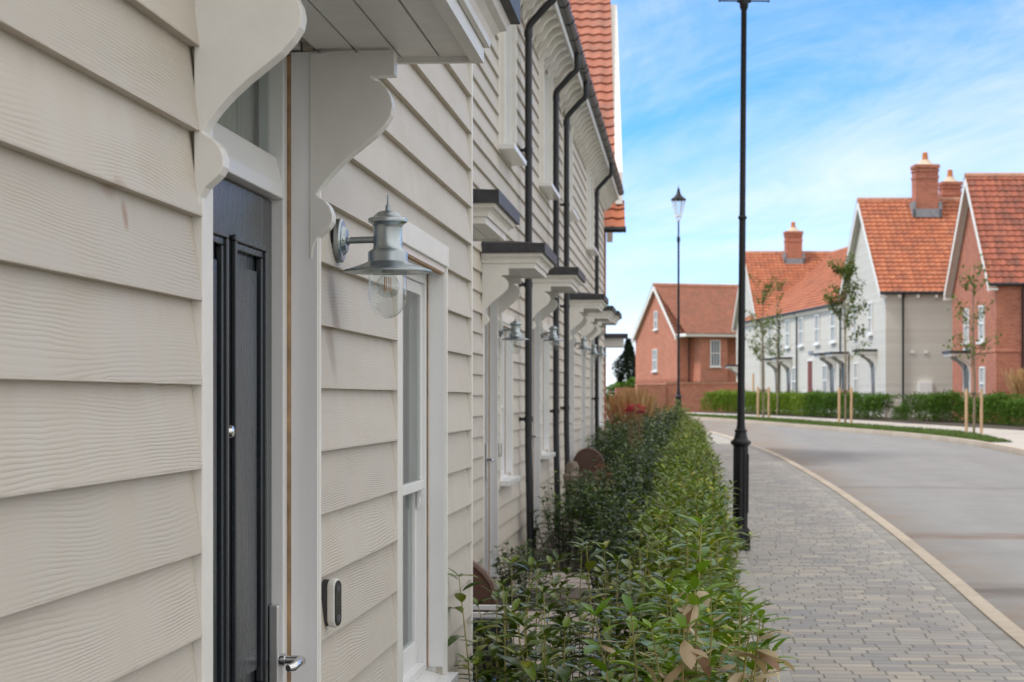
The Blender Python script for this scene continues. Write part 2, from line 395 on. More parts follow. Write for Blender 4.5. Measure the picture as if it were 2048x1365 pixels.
# base earth: one big sheet to the horizon
mb=MB()
xs=[-1500,-600,-250,-120,-60,-30,-15,-8,-4,0,4,8,12,16,22,30,45,70,120,250,600,1500]
ys=[-200,-60,-20,0,8]+[8+2*i for i in range(1,70)]+[160,180,200,260,400,800,2500]
vs=[(x,y,gz(x,y)-.32) for y in ys for x in xs]; w=len(xs)
mb.add(vs,[(j*w+i,j*w+i+1,(j+1)*w+i+1,(j+1)*w+i) for j in range(len(ys)-1) for i in range(w-1)])
struct('ground',mb,M['field'])
# road surface between kerbs
def pair(A,B,n):
    def samp(L,n):
        d=[0]
        for a,b in zip(L,L[1:]): d.append(d[-1]+math.dist(a,b))
        out=[];j=0
        for k in range(n):
            t=d[-1]*k/(n-1)
            while j<len(d)-2 and d[j+1]<t: j+=1
            u=(t-d[j])/max(1e-9,d[j+1]-d[j]); u=min(1,max(0,u))
            out.append((L[j][0]+(L[j+1][0]-L[j][0])*u,L[j][1]+(L[j+1][1]-L[j][1])*u))
        return out
    return samp(A,n),samp(B,n)
a,b=pair(offset(nk,.06),offset(fk,-.06),220)
struct('road',ribbon(MB(),a,b,-.10,10),M['road'])
# near side: kerb, sett course, paving, edging, planted bed
def strip(name,line,d0,d1,off,mat,na=1,skirt=.2,i0=0,i1=None):
    L=offset(line,d0)[i0:i1];Rr=offset(line,d1)[i0:i1]
    return struct(name,ribbon(MB(),L,Rr,off,na,skirt),mat)
strip('near_kerb',nk,-.13,0.0,.012,M['kerb'])
strip('paving_edge_course',nk,-.28,-.133,.0,M['setts'],1,.1)
cut=[p for p in nk if p[1]<62]; n=len(cut)
PL=[(.62,p[1]) if p[1]<44 else (min(.62,p[0]-1.6),p[1]) for p in cut]
struct('pavement',ribbon(MB(),PL,offset(nk,-.283)[:n],0.0,6,.1),M['paver'])
struct('pavement_edging',ribbon(MB(),[(x-.16,y) for x,y in PL],[(x-.004,y) for x,y in PL],.006,1,.1),M['edging'])
struct('garden_soil',ribbon(MB(),[(-3.2,y) for x,y in PL],[(x-.164,y) for x,y in PL],-.05,4),M['soil'])
# far side: kerb, verge, footway, bed
strip('far_kerb',fk,0.0,.15,.03,M['kerb'])
m0=[i for i,p in enumerate(fk) if p[1]>20][0]; m1=[i for i,p in enumerate(fk) if p[1]>51.5][0]; m2=[i for i,p in enumerate(fk) if p[1]>92][0]
def vw(y): 
    t=min(1,max(0,(y-51)/12)); return .9+1.5*(t*t*(3-2*t))
def voffset(line,fn):
    return [offset(line,fn(p[1]))[i] for i,p in enumerate(line)]
V0=offset(fk,.156); V1=voffset(fk,vw); V1b=voffset(fk,lambda y:vw(y)+.004); V2=voffset(fk,lambda y:vw(y)+2.4); V2b=voffset(fk,lambda y:vw(y)+2.41); V3=voffset(fk,lambda y:vw(y)+8)
struct('far_crossover',ribbon(MB(),V0[m0:m1+1],V1[m0:m1+1],0.0,2,.1),M['pave2'])
struct('grass_verge',ribbon(MB(),V0[m1:m2],V1[m1:m2],.02,3,.1),M['grassm'])
struct('far_footway',ribbon(MB(),V1b[m0:m2+10],V2[m0:m2+10],0.0,3,.1),M['pave2'])
struct('far_bed_soil',ribbon(MB(),V2b[m0:m2+10],V3[m0:m2+10],.03,4,.1),M['soil'])
# tufts of turf on the verge
mb=MB(); fo=[voffset(fk,lambda y,k=random.random():.2+(vw(y)-.25)*k) for _ in range(30)]
for i in range(14000):
    L=fo[random.randrange(30)]; j=random.randrange(m1,m2); p=L[j]; q=L[j+1]; t=random.random()
    x=p[0]+(q[0]-p[0])*t; y=p[1]+(q[1]-p[1])*t; h=random.uniform(.03,.07); a=random.random()*6.28; w=.02
    z=gz(x,y)+.018
    mb.add([(x-w*math.cos(a),y-w*math.sin(a),z),(x+w*math.cos(a),y+w*math.sin(a),z),(x+random.uniform(-.03,.03),y+random.uniform(-.03,.03),z+h)],[(0,1,2)])
o=struct('verge_grass',mb,leafm('turf_blade',(.05,.09,.015),(.12,.19,.03),rough=.6),'stuff')
# ---------------------------------------------------------------- near house & terrace kit (local x = out of the wall, y along street)
def boards(mb,y0,y1,z0,z1,holes=(),joints=True,detail=True):
    def prof(fr): return -.010+.0205*(1-fr)
    def piece(a,b,lo,hi,k):
        zb=Z0+k*PITCH
        f0=(lo-zb)/PITCH; f1=(hi-zb)/PITCH
        x0,x1=prof(f0),prof(f1)
        mb.add([(x0,a,lo),(x0,b,lo),(x1,b,hi),(x1,a,hi),(-.02,a,lo),(-.02,b,lo),(-.02,b,hi),(-.02,a,hi)],
               [(0,1,2,3),(4,5,1,0),(4,0,3,7),(1,5,6,2)])
    k=int(math.floor((z0-Z0)/PITCH))
    while Z0+k*PITCH<z1:
        lo=max(z0,Z0+k*PITCH-.004); hi=min(z1,Z0+(k+1)*PITCH)
        cuts={lo,hi}
        for (a,b,c,d) in holes:
            for q in (c,d):
                if lo<q<hi: cuts.add(q)
        cs=sorted(cuts)
        for l,h in zip(cs,cs[1:]):
            segs=[(y0,y1)]
            for (a,b,c,d) in holes:
                if c<=l+1e-6 and d>=h-1e-6:
                    ns=[]
                    for (s,e) in segs:
                        if b<=s or a>=e: ns.append((s,e)); continue
                        if a>s: ns.append((s,a))
                        if b<e: ns.append((b,e))
                    segs=ns
            for (s,e) in segs:
                if joints:
                    j={14:6.45,11:7.7,17:5.2,3:5.4}.get(k,-9)
                    if s+.05<j<e-.05: piece(s,j-.0012,l,h,k); s=j
                piece(s,e,l,h,k)
        k+=1
    return mb
# bracket outline (out from wall, height below soffit) taken from the carved console
BR=[(0,0),(.204,0),(.204,-.055),(.148,-.056),(.150,-.064),(.170,-.072),(.186,-.088),(.196,-.108),(.200,-.128),(.196,-.150),(.182,-.172),(.160,-.196),(.130,-.220),(.098,-.245),(.068,-.272),(.044,-.298),(.026,-.322),(.015,-.338),(.021,-.343),(.036,-.352),(.048,-.366),(.055,-.384),(.055,-.402),(.047,-.416),(.034,-.428),(.020,-.440),(.011,-.456),(.007,-.474),(.006,-.49),(0,-.49)]
CL=1.40  # canopy length
def mesh_bracket():
    return MB().prism(BR,'y',0,.05).mesh('bracket',M['trim'])
def canopy(parent,y,zs,kit={}):
    """y: near end of slab, zs: soffit underside height"""
    if not kit:
        kit['br']=mesh_bracket()
        mb=MB(); # soffit boards with V grooves and edge lip
        xs=0.01
        for i in range(4):
            x0=.01+i*.095; mb.box(x0+.003,x0+.092,.05,CL-.09,0.010,.03); 
        mb.box(.005,.385,.045,CL-.085,.022,.036)
        kit['so']=mb.mesh('soffit',M['trim'])
        mb=MB() # lip frame: outer + two ends
        prof=[(.0,-.0),(.0,.05),(-.03,.05),(-.03,0)]
        mb.box(.372,.402,.04,CL-.08,-.004,.045); mb.box(0.005,.372,.04,.062,-.0035,.045); mb.box(0.005,.372,CL-.102,CL-.08,-.0035,.045)
        # ogee cornice swept round three sides
        og=[(0,.035),(.012,.036),(.014,.052),(.020,.066),(.034,.078),(.050,.084),(.054,.094),(.060,.112),(.0,.112)]
        outer=.402
        def ring(o,z): return [(0.0,.04-o,z),(outer+o,.04-o,z),(outer+o,CL-.08+o,z),(0.0,CL-.08+o,z)]
        vs=[]; 
        for o,z in og: vs+=ring(o+.002,z)
        fs=[(j*4+i,j*4+i+1,(j+1)*4+i+1,(j+1)*4+i) for j in range(len(og)-1) for i in range(3)]
        mb.add(vs,fs)
        kit['co']=mb.mesh('cornice',M['trim'])
        mb=MB()
        mb.box(0.0,.475,-.03,CL-.01,.1135,.175)
        mb.box(.455,.485,-.04,CL,.105,.182); mb.box(0,.455,-.04,-.02,.106,.1815); mb.box(0,.455,CL-.02,CL,.106,.1815)
        mb.add([(0,-.035,.175),(.48,-.035,.178),(.48,CL-.005,.178),(0,CL-.005,.175),(0,.1,.225),(0,CL-.14,.225)],[(0,1,4),(1,2,5,4),(2,3,5)])
        kit['sl']=mb.mesh('canopy_roof',M['slate'])
    c=bpy.data.objects.new('door_canopy',None); COL.objects.link(c); c.parent=parent; c.location=(0,y,zs)
    obj('soffit',kit['so'],None,c); obj('cornice',kit['co'],None,c); obj('canopy_roof',kit['sl'],None,c)
    for yy in (.035,CL-.24): obj('bracket',kit['br'],None,c,(0,yy,0),bevel=.0025)
    return c
def door_set(parent,y,zf,zh,w=.97):
    """opening from y to y+w, floor zf; frame behind wall plane""" 
    # trims proud of the wall
    mb=MB(); mb.box(-.03,.011,y-.085,y-.002,zf,zh+.34)
    mb.box(-.06,.022,y+w+.0005,y+w+.022,zf,zh+.36)
    obj('door_trim',mb,M['trim'],parent,bevel=.002)
    mb=MB(); mb.box(-.045,.018,y+w-.012,y+w,zf,zh+.355); obj('door_reveal',mb,M['reveal'],parent)
    mb=MB(); mb.box(-.058,-.0455,y+w-.014,y+w-.004,zf,zh+.35); obj('sealant_bead',mb,M['seal'],parent)
    mb=MB(); fx0,fx1=-.115,-.054
    mb.box(fx0,fx1,y+w-.055,y+w-.0145,zf,zh+.345); mb.box(fx0,fx1,y-.02,y+.045,zf,zh+.345)
    mb.box(fx0,fx1+.001,y+.045,y+w-.055,zh,zh+.035)
    mb.prism([(fx0,zh+.035),(fx1-.002,zh+.035),(fx1-.018,zh+.1),(fx0,zh+.1)],'y',y+.045,y+w-.055)
    mb.box(fx0,fx1,y+.045,y+w-.055,zh+.33,zh+.36); mb.box(-.11,-.0225,y-.02,y+w+.0,zh+.3605,zh+.42)
    obj('door_frame',mb,M['pvc'],parent,bevel=.003)
    g=MB().box(-.092,-.088,y+.04,y+w-.05,zh+.095,zh+.335); tw=obj('transom_window',g,M['glass'],parent)
    g=MB().box(-.135,-.13,y+.0,y+w-.02,zh+.05,zh+.34); obj('blind',g,M['blind'],tw)
    g=MB().box(-.30,-.29,y-.2,y+w+.2,zf,zh+.5); obj('dark_hall',g,M['drk'],parent)
    # door leaf
    lx=-.082; d0,d1=y+.05,y+w-.058
    mb=MB(); mb.box(lx-.045,lx-.012,d0,d1,zf+.03,zh-.004)
    def rect(a,b,z0,z1,x0,x1,t):
        mb.box(x0,x1,a,b,z0,z0+t); mb.box(x0,x1,a,b,z1-t,z1); mb.box(x0,x1,a,a+t,z0+t,z1-t); mb.box(x0,x1,b-t,b,z0+t,z1-t)
    mid=(d0+d1)/2
    mb.box(lx-.012,lx,d0,d0+.115,zf+.03,zh-.004); mb.box(lx-.012,lx,d1-.115,d1,zf+.03,zh-.004)
    mb.box(lx-.012,lx,mid-.045,mid+.045,zf+.25,zh-.13); mb.box(lx-.012,lx,d0+.115,d1-.115,zh-.13,zh-.004)
    mb.box(lx-.012,lx,d0+.115,d1-.115,zf+.03,zf+.25); mb.box(lx-.012,lx,d0+.115,d1-.115,zf+.78,zf+.90)
    for (a,b) in ((d0+.115,mid-.045),(mid+.045,d1-.115)):
        for (c,dd) in ((zf+.25,zf+.78),(zf+.90,zh-.13)):
            rect(a-.012,b+.012,c-.012,dd+.012,lx+.0005,lx+.012,.014); rect(a+.002,b-.002,c+.002,dd-.002,lx-.010,lx+.005,.016)
            mb.box(lx-.0115,lx-.002,a+.04,b-.04,c+.05,dd-.05)
    dl=obj('door',mb,M['door'],parent,bevel=.003)
    g=MB().box(lx+.001,lx+.024,d1-.040,d1-.003,zf+.80,zf+1.085); obj('handle_plate',g,M['satin'],dl,bevel=.004)
    hz=zf+.955; g=MB().lathe([(.016,0),(.016,.012),(.011,.014),(.011,.046)],(lx+.024,d1-.022,hz),16,'x')
    g.tube([(lx+.060,d1-.022,hz),(lx+.072,d1-.024,hz),(lx+.078,d1-.04,hz),(lx+.078,d1-.09,hz+.001),(lx+.076,d1-.13,hz-.002),(lx+.068,d1-.145,hz-.003)],[.0105,.011,.011,.0105,.010,.008],14)
    obj('handle',g,M['chrome'],dl)
    g=MB().lathe([(.016,0),(.016,.004),(.012,.012),(.007,.014)],(lx+.001,mid,zf+1.50),16,'x'); obj('door_viewer',g,M['chrome'],dl)
    return dl
def sash_window(parent,y0,y1,zs,zt,name='window',depth=.05,blind=True,box=False,sillout=.055):
    """opening y0..y1, sill zs, head zt"""
    m=(zs+zt)/2; mr=m-.01
    w=bpy.data.objects.new(name,None); COL.objects.link(w); w.parent=parent; w.location=(0,0,0)
    mb=MB(); mb.box(-.035,.011,y0-.095,y0-.001,zs-.002,zt+.0)      # near trim
    mb.box(-.055,.021,y1+.0005,y1+.026,zs,zt)                     # far trim edge
    mb.box(-.055,.024,y0-.10,y1+.035,zt,zt+.075)                # head
    if box:
        mb.box(-.02,.055,y0-.04,y0+.0,zs,zt); mb.box(-.02,.055,y1,y1+.04,zs,zt); mb.box(-.02,.056,y0-.04,y1+.04,zt,zt+.05)
    obj('window_trim',mb,M['trim'],w,bevel=.002)
    mb=MB(); mb.box(-depth+.002,.012,y1-.010,y1,zs+.03,zt-.01); mb.box(-depth+.002,.011,y0,y0+.010,zs+.03,zt-.01); mb.box(-depth+.001,.013,y0,y1,zt-.022,zt-.0005)
    obj('window_reveal',mb,M['pvc'],w)
    mb=MB(); mb.box(-.010,.010,y0+.01,y1-.01,zt-.028,zt-.0225); mb.box(-depth,-depth+.003,y1-.016,y1-.0105,zs+.03,zt-.03); obj('sealant_bead',mb,M['seal'],w)
    mb=MB(); mb.box(-.12,sillout,y0-.10,y1+.075,zs-.045,zs); mb.prism([(-.12,zs),(.0,zs),(-.06,zs+.02),(-.12,zs+.022)],'y',y0,y1)
    obj('window_sill',mb,M['pvc'],w,bevel=.003)
    fr=MB(); x0,x1=-.115,-depth-.002; t=.045
    fr.box(x0,x1,y0,y0+t,zs+.02,zt-.023); fr.box(x0,x1,y1-t,y1,zs+.02,zt-.023); fr.box(x0,x1-.001,y0+t,y1-t,zt-.065,zt-.023); fr.box(x0,x1-.001,y0+t,y1-t,zs+.021,zs+.05)
    fo=obj('window_frame',fr,M['pvc'],w,bevel=.003)
    # top sash (outer), bottom sash (inner)
    up=MB(); a,b=y0+t,y1-t; xu0,xu1=-.082,-depth-.014; s=.042
    up.box(xu0,xu1,a,a+s,mr-.02,zt-.066); up.box(xu0,xu1,b-s,b,mr-.02,zt-.066); up.box(xu0,xu1-.001,a+s,b-s,zt-.108,zt-.066); up.box(xu0,xu1+.008,a,b,mr-.055,mr-.02)
    # sash horns
    up.prism([(xu0,mr-.055),(xu1+.004,mr-.055),(xu1+.001,mr-.075),(xu1-.006,mr-.085),(xu1-.004,mr-.10),(xu1-.012,mr-.125),(xu0,mr-.125)],'y',b-s,b)
    up.prism([(xu0,mr-.055),(xu1+.004,mr-.055),(xu1+.001,mr-.075),(xu1-.006,mr-.085),(xu1-.004,mr-.10),(xu1-.012,mr-.125),(xu0,mr-.125)],'y',a,a+s)
    obj('upper_sash',up,M['pvc'],w,bevel=.003)
    lo=MB(); xl0,xl1=-.112,-.084
    lo.box(xl0,xl1,a,a+s,zs+.05,mr-.03); lo.box(xl0,xl1,b-s,b,zs+.05,mr-.03); lo.box(xl0,xl1-.001,a+s,b-s,zs+.05,zs+.13); lo.box(xl0,xl1-.001,a+s,b-s,mr-.06,mr-.03)
    obj('lower_sash',lo,M['pvc'],w,bevel=.003)
    g=MB(); g.box(-.072,-.068,a+s,b-s,mr-.02,zt-.108); g.box(-.1,-.096,a+s,b-s,zs+.13,mr-.06); obj('glass',g,M['glass'],w)
    if blind:
        g=MB(); n=60; vs=[]
        for i in range(n+1):
            yy=a+(b-a)*i/n; xx=-.145+.012*math.sin(i*1.3)+.006*math.sin(i*.47)
            vs+=[(xx,yy,zs),(xx,yy,zt)]
        g.add(vs,[(2*i,2*i+2,2*i+3,2*i+1) for i in range(n)],True); obj('curtain',g,M['curtain'],w)
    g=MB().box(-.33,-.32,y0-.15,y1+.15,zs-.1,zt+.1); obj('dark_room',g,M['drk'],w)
    return w
def downpipe(parent,y,z0,zg,xg,kit=None):
    """vertical pipe at local x .085, with a swan neck to the gutter at xg"""
    x=.085; r=.034
    p=[(x+.02,y,z0),(x+.012,y,z0+.5),(x,y,z0+1.1),(x,y,zg-.55)]
    p+=[(x+.006,y,zg-.50),(x+.03,y,zg-.462),(xg-.06,y,zg-.30),(xg-.015,y,zg-.265),(xg,y,zg-.22),(xg,y,zg-.02)]
    mb=MB().tube(p,r,12)
    zz=z0+1.3
    while zz<zg-.6:
        mb.lathe([(r+.006,0),(r+.006,.05)],(x,y,zz),12); mb.box(0,x-.02,y-.012,y+.012,zz+.01,zz+.04); mb.box(.004,.012,y-.05,y+.05,zz+.005,zz+.045); zz+=1.25
    mb.lathe([(r+.008,0),(r+.008,.07)],(x,y,zg-.6),12)
    return obj('downpipe',mb,M['pipe'],parent)
# ---- wall lamp kit
def make_lamp(label,root):
    t=thing('wall_lamp',label,'wall lamp',root,0,'galvanised wall lamps beside the doors')
    s=.3364e-3
    def hz(y): return (462-y)*s
    mb=MB().lathe([(.049,.0),(.053,.002),(.056,.006),(.056,.017),(.052,.021),(.038,.0215),(.034,.026),(.030,.031),(.020,.032)],(0,0,0),32,'x')
    obj('wall_plate',mb,M['galv'],t)
    mb=MB().lathe([(.0585,0),(.0585,.003)],(-.004,0,0),32,'x'); obj('gasket',mb,M['rubber'],t)
    for dy in (-.033,.033): obj('fixing_nut',MB().lathe([(.004,.02),(.004,.027),(.002,.029)],(0,dy,0.0),10,'x'),M['chrome'],t)
    ax=.135
    mb=MB().tube([(.025,0,0),(.10,0,.002)],.0088,14); mb.lathe([(.0125,.0),(.0125,.008),(.009,.012)],(.026,0,0),14,'x'); obj('arm',mb,M['galv'],t)
    prof=[(0.001,hz(236)),(.007,hz(237)),(.020,hz(243)),(.028,hz(256)),(.0345,hz(275)),(.0365,hz(284)),(.046,hz(292)),(.0495,hz(298)),(.0502,hz(308)),(.0495,hz(324)),(.045,hz(333)),(.040,hz(345)),(.0372,hz(360)),(.0365,hz(370)),(.0368,hz(500)),(.0382,hz(525)),(.041,hz(533)),(.0482,hz(545)),(.0505,hz(556)),(.0502,hz(617)),(.0510,hz(622)),(.056,hz(632)),(.075,hz(653)),(.095,hz(672)),(.109,hz(685)),(.1125,hz(692)),(.1125,hz(702)),(.108,hz(706)),(.094,hz(697)),(.07,hz(678)),(.051,hz(664))]
    mb=MB().lathe(prof,(ax,0,0),40,cap=False); obj('lamp_shade',mb,M['galv'],t)
    mb=MB().lathe([(.0062,hz(238)),(.0058,hz(195)),(.003,hz(190))],(ax,0,0),12)
    ring=[(ax,.0055*math.sin(a),hz(155)+.0125*math.cos(a)) for a in [math.pi*2*i/16 for i in range(17)]]
    mb.tube(ring,.0014,6); obj('hanging_hook',mb,M['galv'],t)
    gp=[(.0465,hz(670)),(.0485,hz(760)),(.0488,hz(870)),(.0475,hz(915)),(.044,hz(950)),(.039,hz(980)),(.031,hz(1012)),(.021,hz(1036)),(.010,hz(1050)),(.0005,hz(1054))]
    mb=MB().lathe(gp,(ax,0,0),32,cap=False); gl=obj('glass_globe',mb,M['lampglass'],t)
    bp=[(.012,hz(690)),(.0125,hz(715)),(.018,hz(735)),(.026,hz(762)),(.030,hz(795)),(.030,hz(825)),(.026,hz(858)),(.018,hz(882)),(.008,hz(893)),(.0005,hz(896))]
    mb=MB().lathe(bp,(ax,0,0),24,cap=False); bu=obj('bulb',mb,M['lampglass'],t)
    mb=MB().lathe([(.0135,hz(670)),(.0135,hz(712)),(.006,hz(716))],(ax,0,0),16); obj('bulb_cap',mb,M['satin'],bu)
    mb=MB()
    for k in range(4):
        a=k*math.pi/2+.5; dx,dy=.0095*math.cos(a),.0095*math.sin(a); mb.tube([(ax+dx*.8,dy*.8,hz(738)),(ax+dx,dy,hz(848))],.0014,6)
    obj('filament',mb,M['fil'],bu)
    return t
def make_bell(label,loc,tilt=15):
    t=thing('doorbell',label,'doorbell',loc,R(-tilt),'video doorbells beside the doors')
    def caps(w,h,n=10):
        p=[]
        for i in range(n+1): a=math.pi*i/n; p.append((w/2*math.cos(a),h/2-w/2+w/2*math.sin(a)))
        for i in range(n+1): a=math.pi+math.pi*i/n; p.append((w/2*math.cos(a),-h/2+w/2+w/2*math.sin(a)))
        return p
    obj('mounting_wedge',MB().prism(caps(.040,.116),'x',-.004,.012),M['rubber'],t)
    obj('bell_body',MB().prism(caps(.045,.122),'x',.0125,.033),M['bellbody'],t,bevel=.004)
    obj('bell_face',MB().prism(caps(.038,.114),'x',.030,.0345),M['bellface'],t,bevel=.0015)
    mb=MB().lathe([(.0105,.034),(.0105,.0352),(.009,.0358)],(0,0,-.038),24,'x'); obj('push_button',mb,M['rubber'],t)
    mb=MB().lathe([(.009,.034),(.009,.0349),(.003,.0352)],(0,0,.036),24,'x'); obj('camera_lens',mb,M['rubber'],t)
    return t
# ---------------------------------------------------------------- NEAR HOUSE
D1=.89; D2=1.525
nh=thing('weatherboard_house','cream weatherboard house in the foreground with charcoal front door and white canopy','house',(-D1,0,0))
y_d=3.672; ZH=2.072
holes=[(y_d,4.705,-1,ZH+.38),(y_d-.085,y_d,-1,ZH+.34),(6.09,7.28,.585,2.10)]
mb=boards(MB(),-1.2,8.235,-.2,5.6,holes)
obj('wall',mb,M['board'],nh)
mb=MB().box(-.36,-.34,-1.2,8.23,-.2,5.6); mb.box(-.35,-.005,8.215,8.234,-.2,5.6); mb.box(-6,-.35,8.215,8.233,-.2,5.6); mb.box(-.34,-.0215,2.0,3.6,-.2,5.6)
obj('wall_lining',mb,M['board_row'],nh)
mb=MB().box(-.03,.012,8.236,8.268,-.2,5.6); obj('corner_board',mb,M['trim'],nh,bevel=.003)
# side wall of the projecting house, boarded
door_set(nh,y_d,.03,ZH,4.705-y_d)
canopy(nh,3.53,2.425)
sash_window(nh,6.185,7.28,.585,2.085)
# eaves and roof of the near house
def eaves(parent,y0,y1,zs=5.43,xg=.325,roofw=4.6,rise=3.9,tile='tile_p',gutter=True):
    mb=MB(); mb.box(-.02,.27,y0,y1,zs,zs+.02); mb.box(.27,.29,y0,y1,zs-.03,zs+.12)
    mb.box(0,.03,y0,y1,zs-.10,zs)
    # curved rafter feet
    rf=[(0.03,-.001),(.262,-.001),(.262,-.045),(.235,-.06),(.19,-.085),(.15,-.13),(.12,-.19),(.09,-.21),(.06,-.22),(.031,-.28)]
    y=y0+.2
    while y<y1:
        mb.prism([(a,zs+b) for a,b in rf],'y',y,y+.07); y+=.45
    obj('eaves',mb,M['trim'],parent)
    mb=MB(); vs=[];n=10
    for r in (.058,.054):
        for yy in (y0,y1):
            for i in range(n+1):
                a=math.pi+math.pi*i/n; vs.append((xg+r*math.cos(a),yy,zs+.11+r*math.sin(a)))
    k=n+1
    fs=[(i,i+1,k+i+1,k+i) for i in range(n)]+[(2*k+i+1,2*k+i,3*k+i,3*k+i+1) for i in range(n)]
    mb.add(vs,fs,True)
    y=y0+.3
    while y<y1:
        v2=[]
        for yy in (y,y+.06):
            for i in range(n+1):
                a=math.pi+math.pi*i/n; v2.append((xg+.067*math.cos(a),yy,zs+.112+.067*math.sin(a)))
        mb.add(v2,[(i,i+1,k+i+1,k+i) for i in range(n)]+[tuple(range(k))[::-1],tuple(range(k,2*k))]); y+=.92
    obj('gutter',mb,M['pipe'],parent)
def tile_roof(mb,uvs,O,U,V,lu,lv,w=.235,l=.30,amp=.03,step=.04,seg=5,skip=None,offs=(0,0)):
    """pantiled plane: O corner at eave, U along eave, V up the slope (unit vectors)"""
    U=Vector(U).normalized();V=Vector(V).normalized();Nn=U.cross(V).normalized(); O=Vector(O)
    nc=max(1,round(lu/w)); nr=max(1,round(lv/l)); ww=lu/nc; ll=lv/nr
    cols=nc*seg+1
    for r in range(nr):
        vs=[];uv=[]
        for e,(tt,hh) in enumerate(((0,step),(1.0,0.0))):
            for i in range(cols):
                u=i*ww/seg; f=(i%seg)/seg
                hgt=amp*(math.cos(2*math.pi*f)*.5+.5)+hh*1.0
                p=O+U*u+V*((r+tt)*ll)+Nn*hgt
                vs.append(p); uv.append((i/seg+offs[0]+1e-4,r+tt*.98+.01+offs[1]))
        # front lip
        for i in range(cols):
            p=Vector(vs[i])-Nn*step; vs.append(p); uv.append((uv[i][0],uv[i][1]))
        base=len(mb.v)
        fs=[(i,i+1,cols+i+1,cols+i) for i in range(cols-1)]+[(2*cols+i,2*cols+i+1,i+1,i) for i in range(cols-1)]
        if skip: fs=[f for f in fs if not skip(sum((Vector(vs[j]) for j in f),Vector())/4)]
        mb.add(vs,fs,True)
        for f in fs:
            for j in f:
                u_,v_=uv[j]; uvs.append((u_,v_))
        # keep u inside its tile for the right hand vertices
def roof_obj(name,mb,uvs,mat,parent):
    me=mb.mesh(name,mat); uvl=me.uv_layers.new(name='UVMap')
    # nudge uv toward face centre so floor() picks one tile per face
    k=0
    for p in me.polygons:
        n=p.loop_total; c=[sum(uvs[k+j][0] for j in range(n))/n,sum(uvs[k+j][1] for j in range(n))/n]
        for j in range(n):
            u,v=uvs[k+j]; uvl.data[k+j].uv=(c[0]+(u-c[0])*.98,c[1]+(v-c[1])*.98)
        k+=n
    return obj(name,me,None,parent)
def row_roof(parent,y0,y1,zs=5.43,mat='tile_p'):
    mb=MB();uv=[]
    s=math.hypot(4.6,4.2)
    tile_roof(mb,uv,(.33,y0,zs+.14),(0,1,0),(-4.6,0,4.2),y1-y0,s)
    # thin under-edge line of tiles over the gutter
    roof_obj('roof',mb,uv,M[mat],parent)
eaves(nh,-1.2,8.3); row_roof(nh,-1.2,8.3)
make_lamp('galvanised fisherman wall lamp with clear glass globe, the near sharp one beside the charcoal door',(-D1+.004,5.02,2.003))
make_bell('white video doorbell with black face on the cream boards below the nearest lamp',(-D1+.006,4.875,1.095))
# ---------------------------------------------------------------- TERRACE BEYOND
units=[ # y0,y1,canopy y,dz,ground win,upper win,(pipes),label
 (8.3,14.2,11.22,.175,None,None,(),'cream weatherboard house just past the foreground house, only its canopy end showing'),
 (14.2,18.52,14.95,.165,(16.5,17.52,.92,2.24),(16.4,17.45,3.70,5.25),(18.45,),'cream weatherboard house with the first full canopy beyond the near corner'),
 (18.52,23.45,19.7,.295,(21.25,22.3,1.0,2.34),(20.98,22.3,3.88,5.27),(22.44,),'cream weatherboard house between the first and the second black downpipe'),
 (23.45,28.65,26.19,.37,None,(25.1,26.4,4.0,5.27),(24.46,),'cream weatherboard house behind the paired black downpipes'),
 (28.65,30.98,29.36,.365,None,None,(),'narrow cream weatherboard house, second from the far end of its terrace'),
 (30.98,38.1,32.1,.41,(35.0,36.6,1.15,2.4),(31.2,32.5,3.98,5.27),(33.0,),'cream weatherboard house at the far end of the terrace against the brick gable'),
]
lamp_l=['galvanised wall lamp under the first canopy of the receding terrace','','galvanised wall lamp hanging between the first and second black downpipes','','','']
lampn={1:'galvanised wall lamp under the second canopy, left of the first downpipe',2:'galvanised wall lamp by the door between the first and second downpipes',3:'blurred galvanised wall lamp right behind the third downpipe',4:'small galvanised wall lamp near the farthest downpipe',5:'tiny farthest galvanised wall lamp at the terrace end'}
for i,(a,b,cy,dz,gw,uw,pipes,lab) in enumerate(units):
    h=thing('terraced_house',lab,'house',(-D2,0,0),0,'cream houses of the terrace')
    yd=cy+.16; zh=ZH+dz; fl=.03+dz*.75
    holes=[(yd-.085,yd+.97,-1,zh+.36)]
    if gw: holes.append((gw[0]-.095,gw[1],gw[2],gw[3]))
    if uw: holes.append((uw[0]-.095,uw[1],uw[2],uw[3]))
    obj('wall',boards(MB(),a,b,0.02,5.6,holes,joints=False),M['board_row'],h)
    mb=MB().box(-.40,-.38,a+.01,b-.01,0,5.6); mb.box(-6,-.4,b-.2,b-.01,0,5.6); obj('wall_lining',mb,M['board_row'],h)
    door_set(h,yd,fl,zh); canopy(h,cy,2.425+dz)
    if gw: sash_window(h,*gw,sillout=.085)
    if uw: sash_window(h,*uw,box=True,sillout=.14)
    eaves(h,a,b); row_roof(h,a,b)
    for p in pipes: downpipe(h,p,gz(-1.4,p)+.05,5.56,.325)
    if i in lampn: make_lamp(lampn[i],(-D2+.004,cy+1.44,2.003+dz))
make_bell('small doorbell by the second door of the terrace, near its window',(-D2+.006,14.95+1.25,1.02+.165),0)
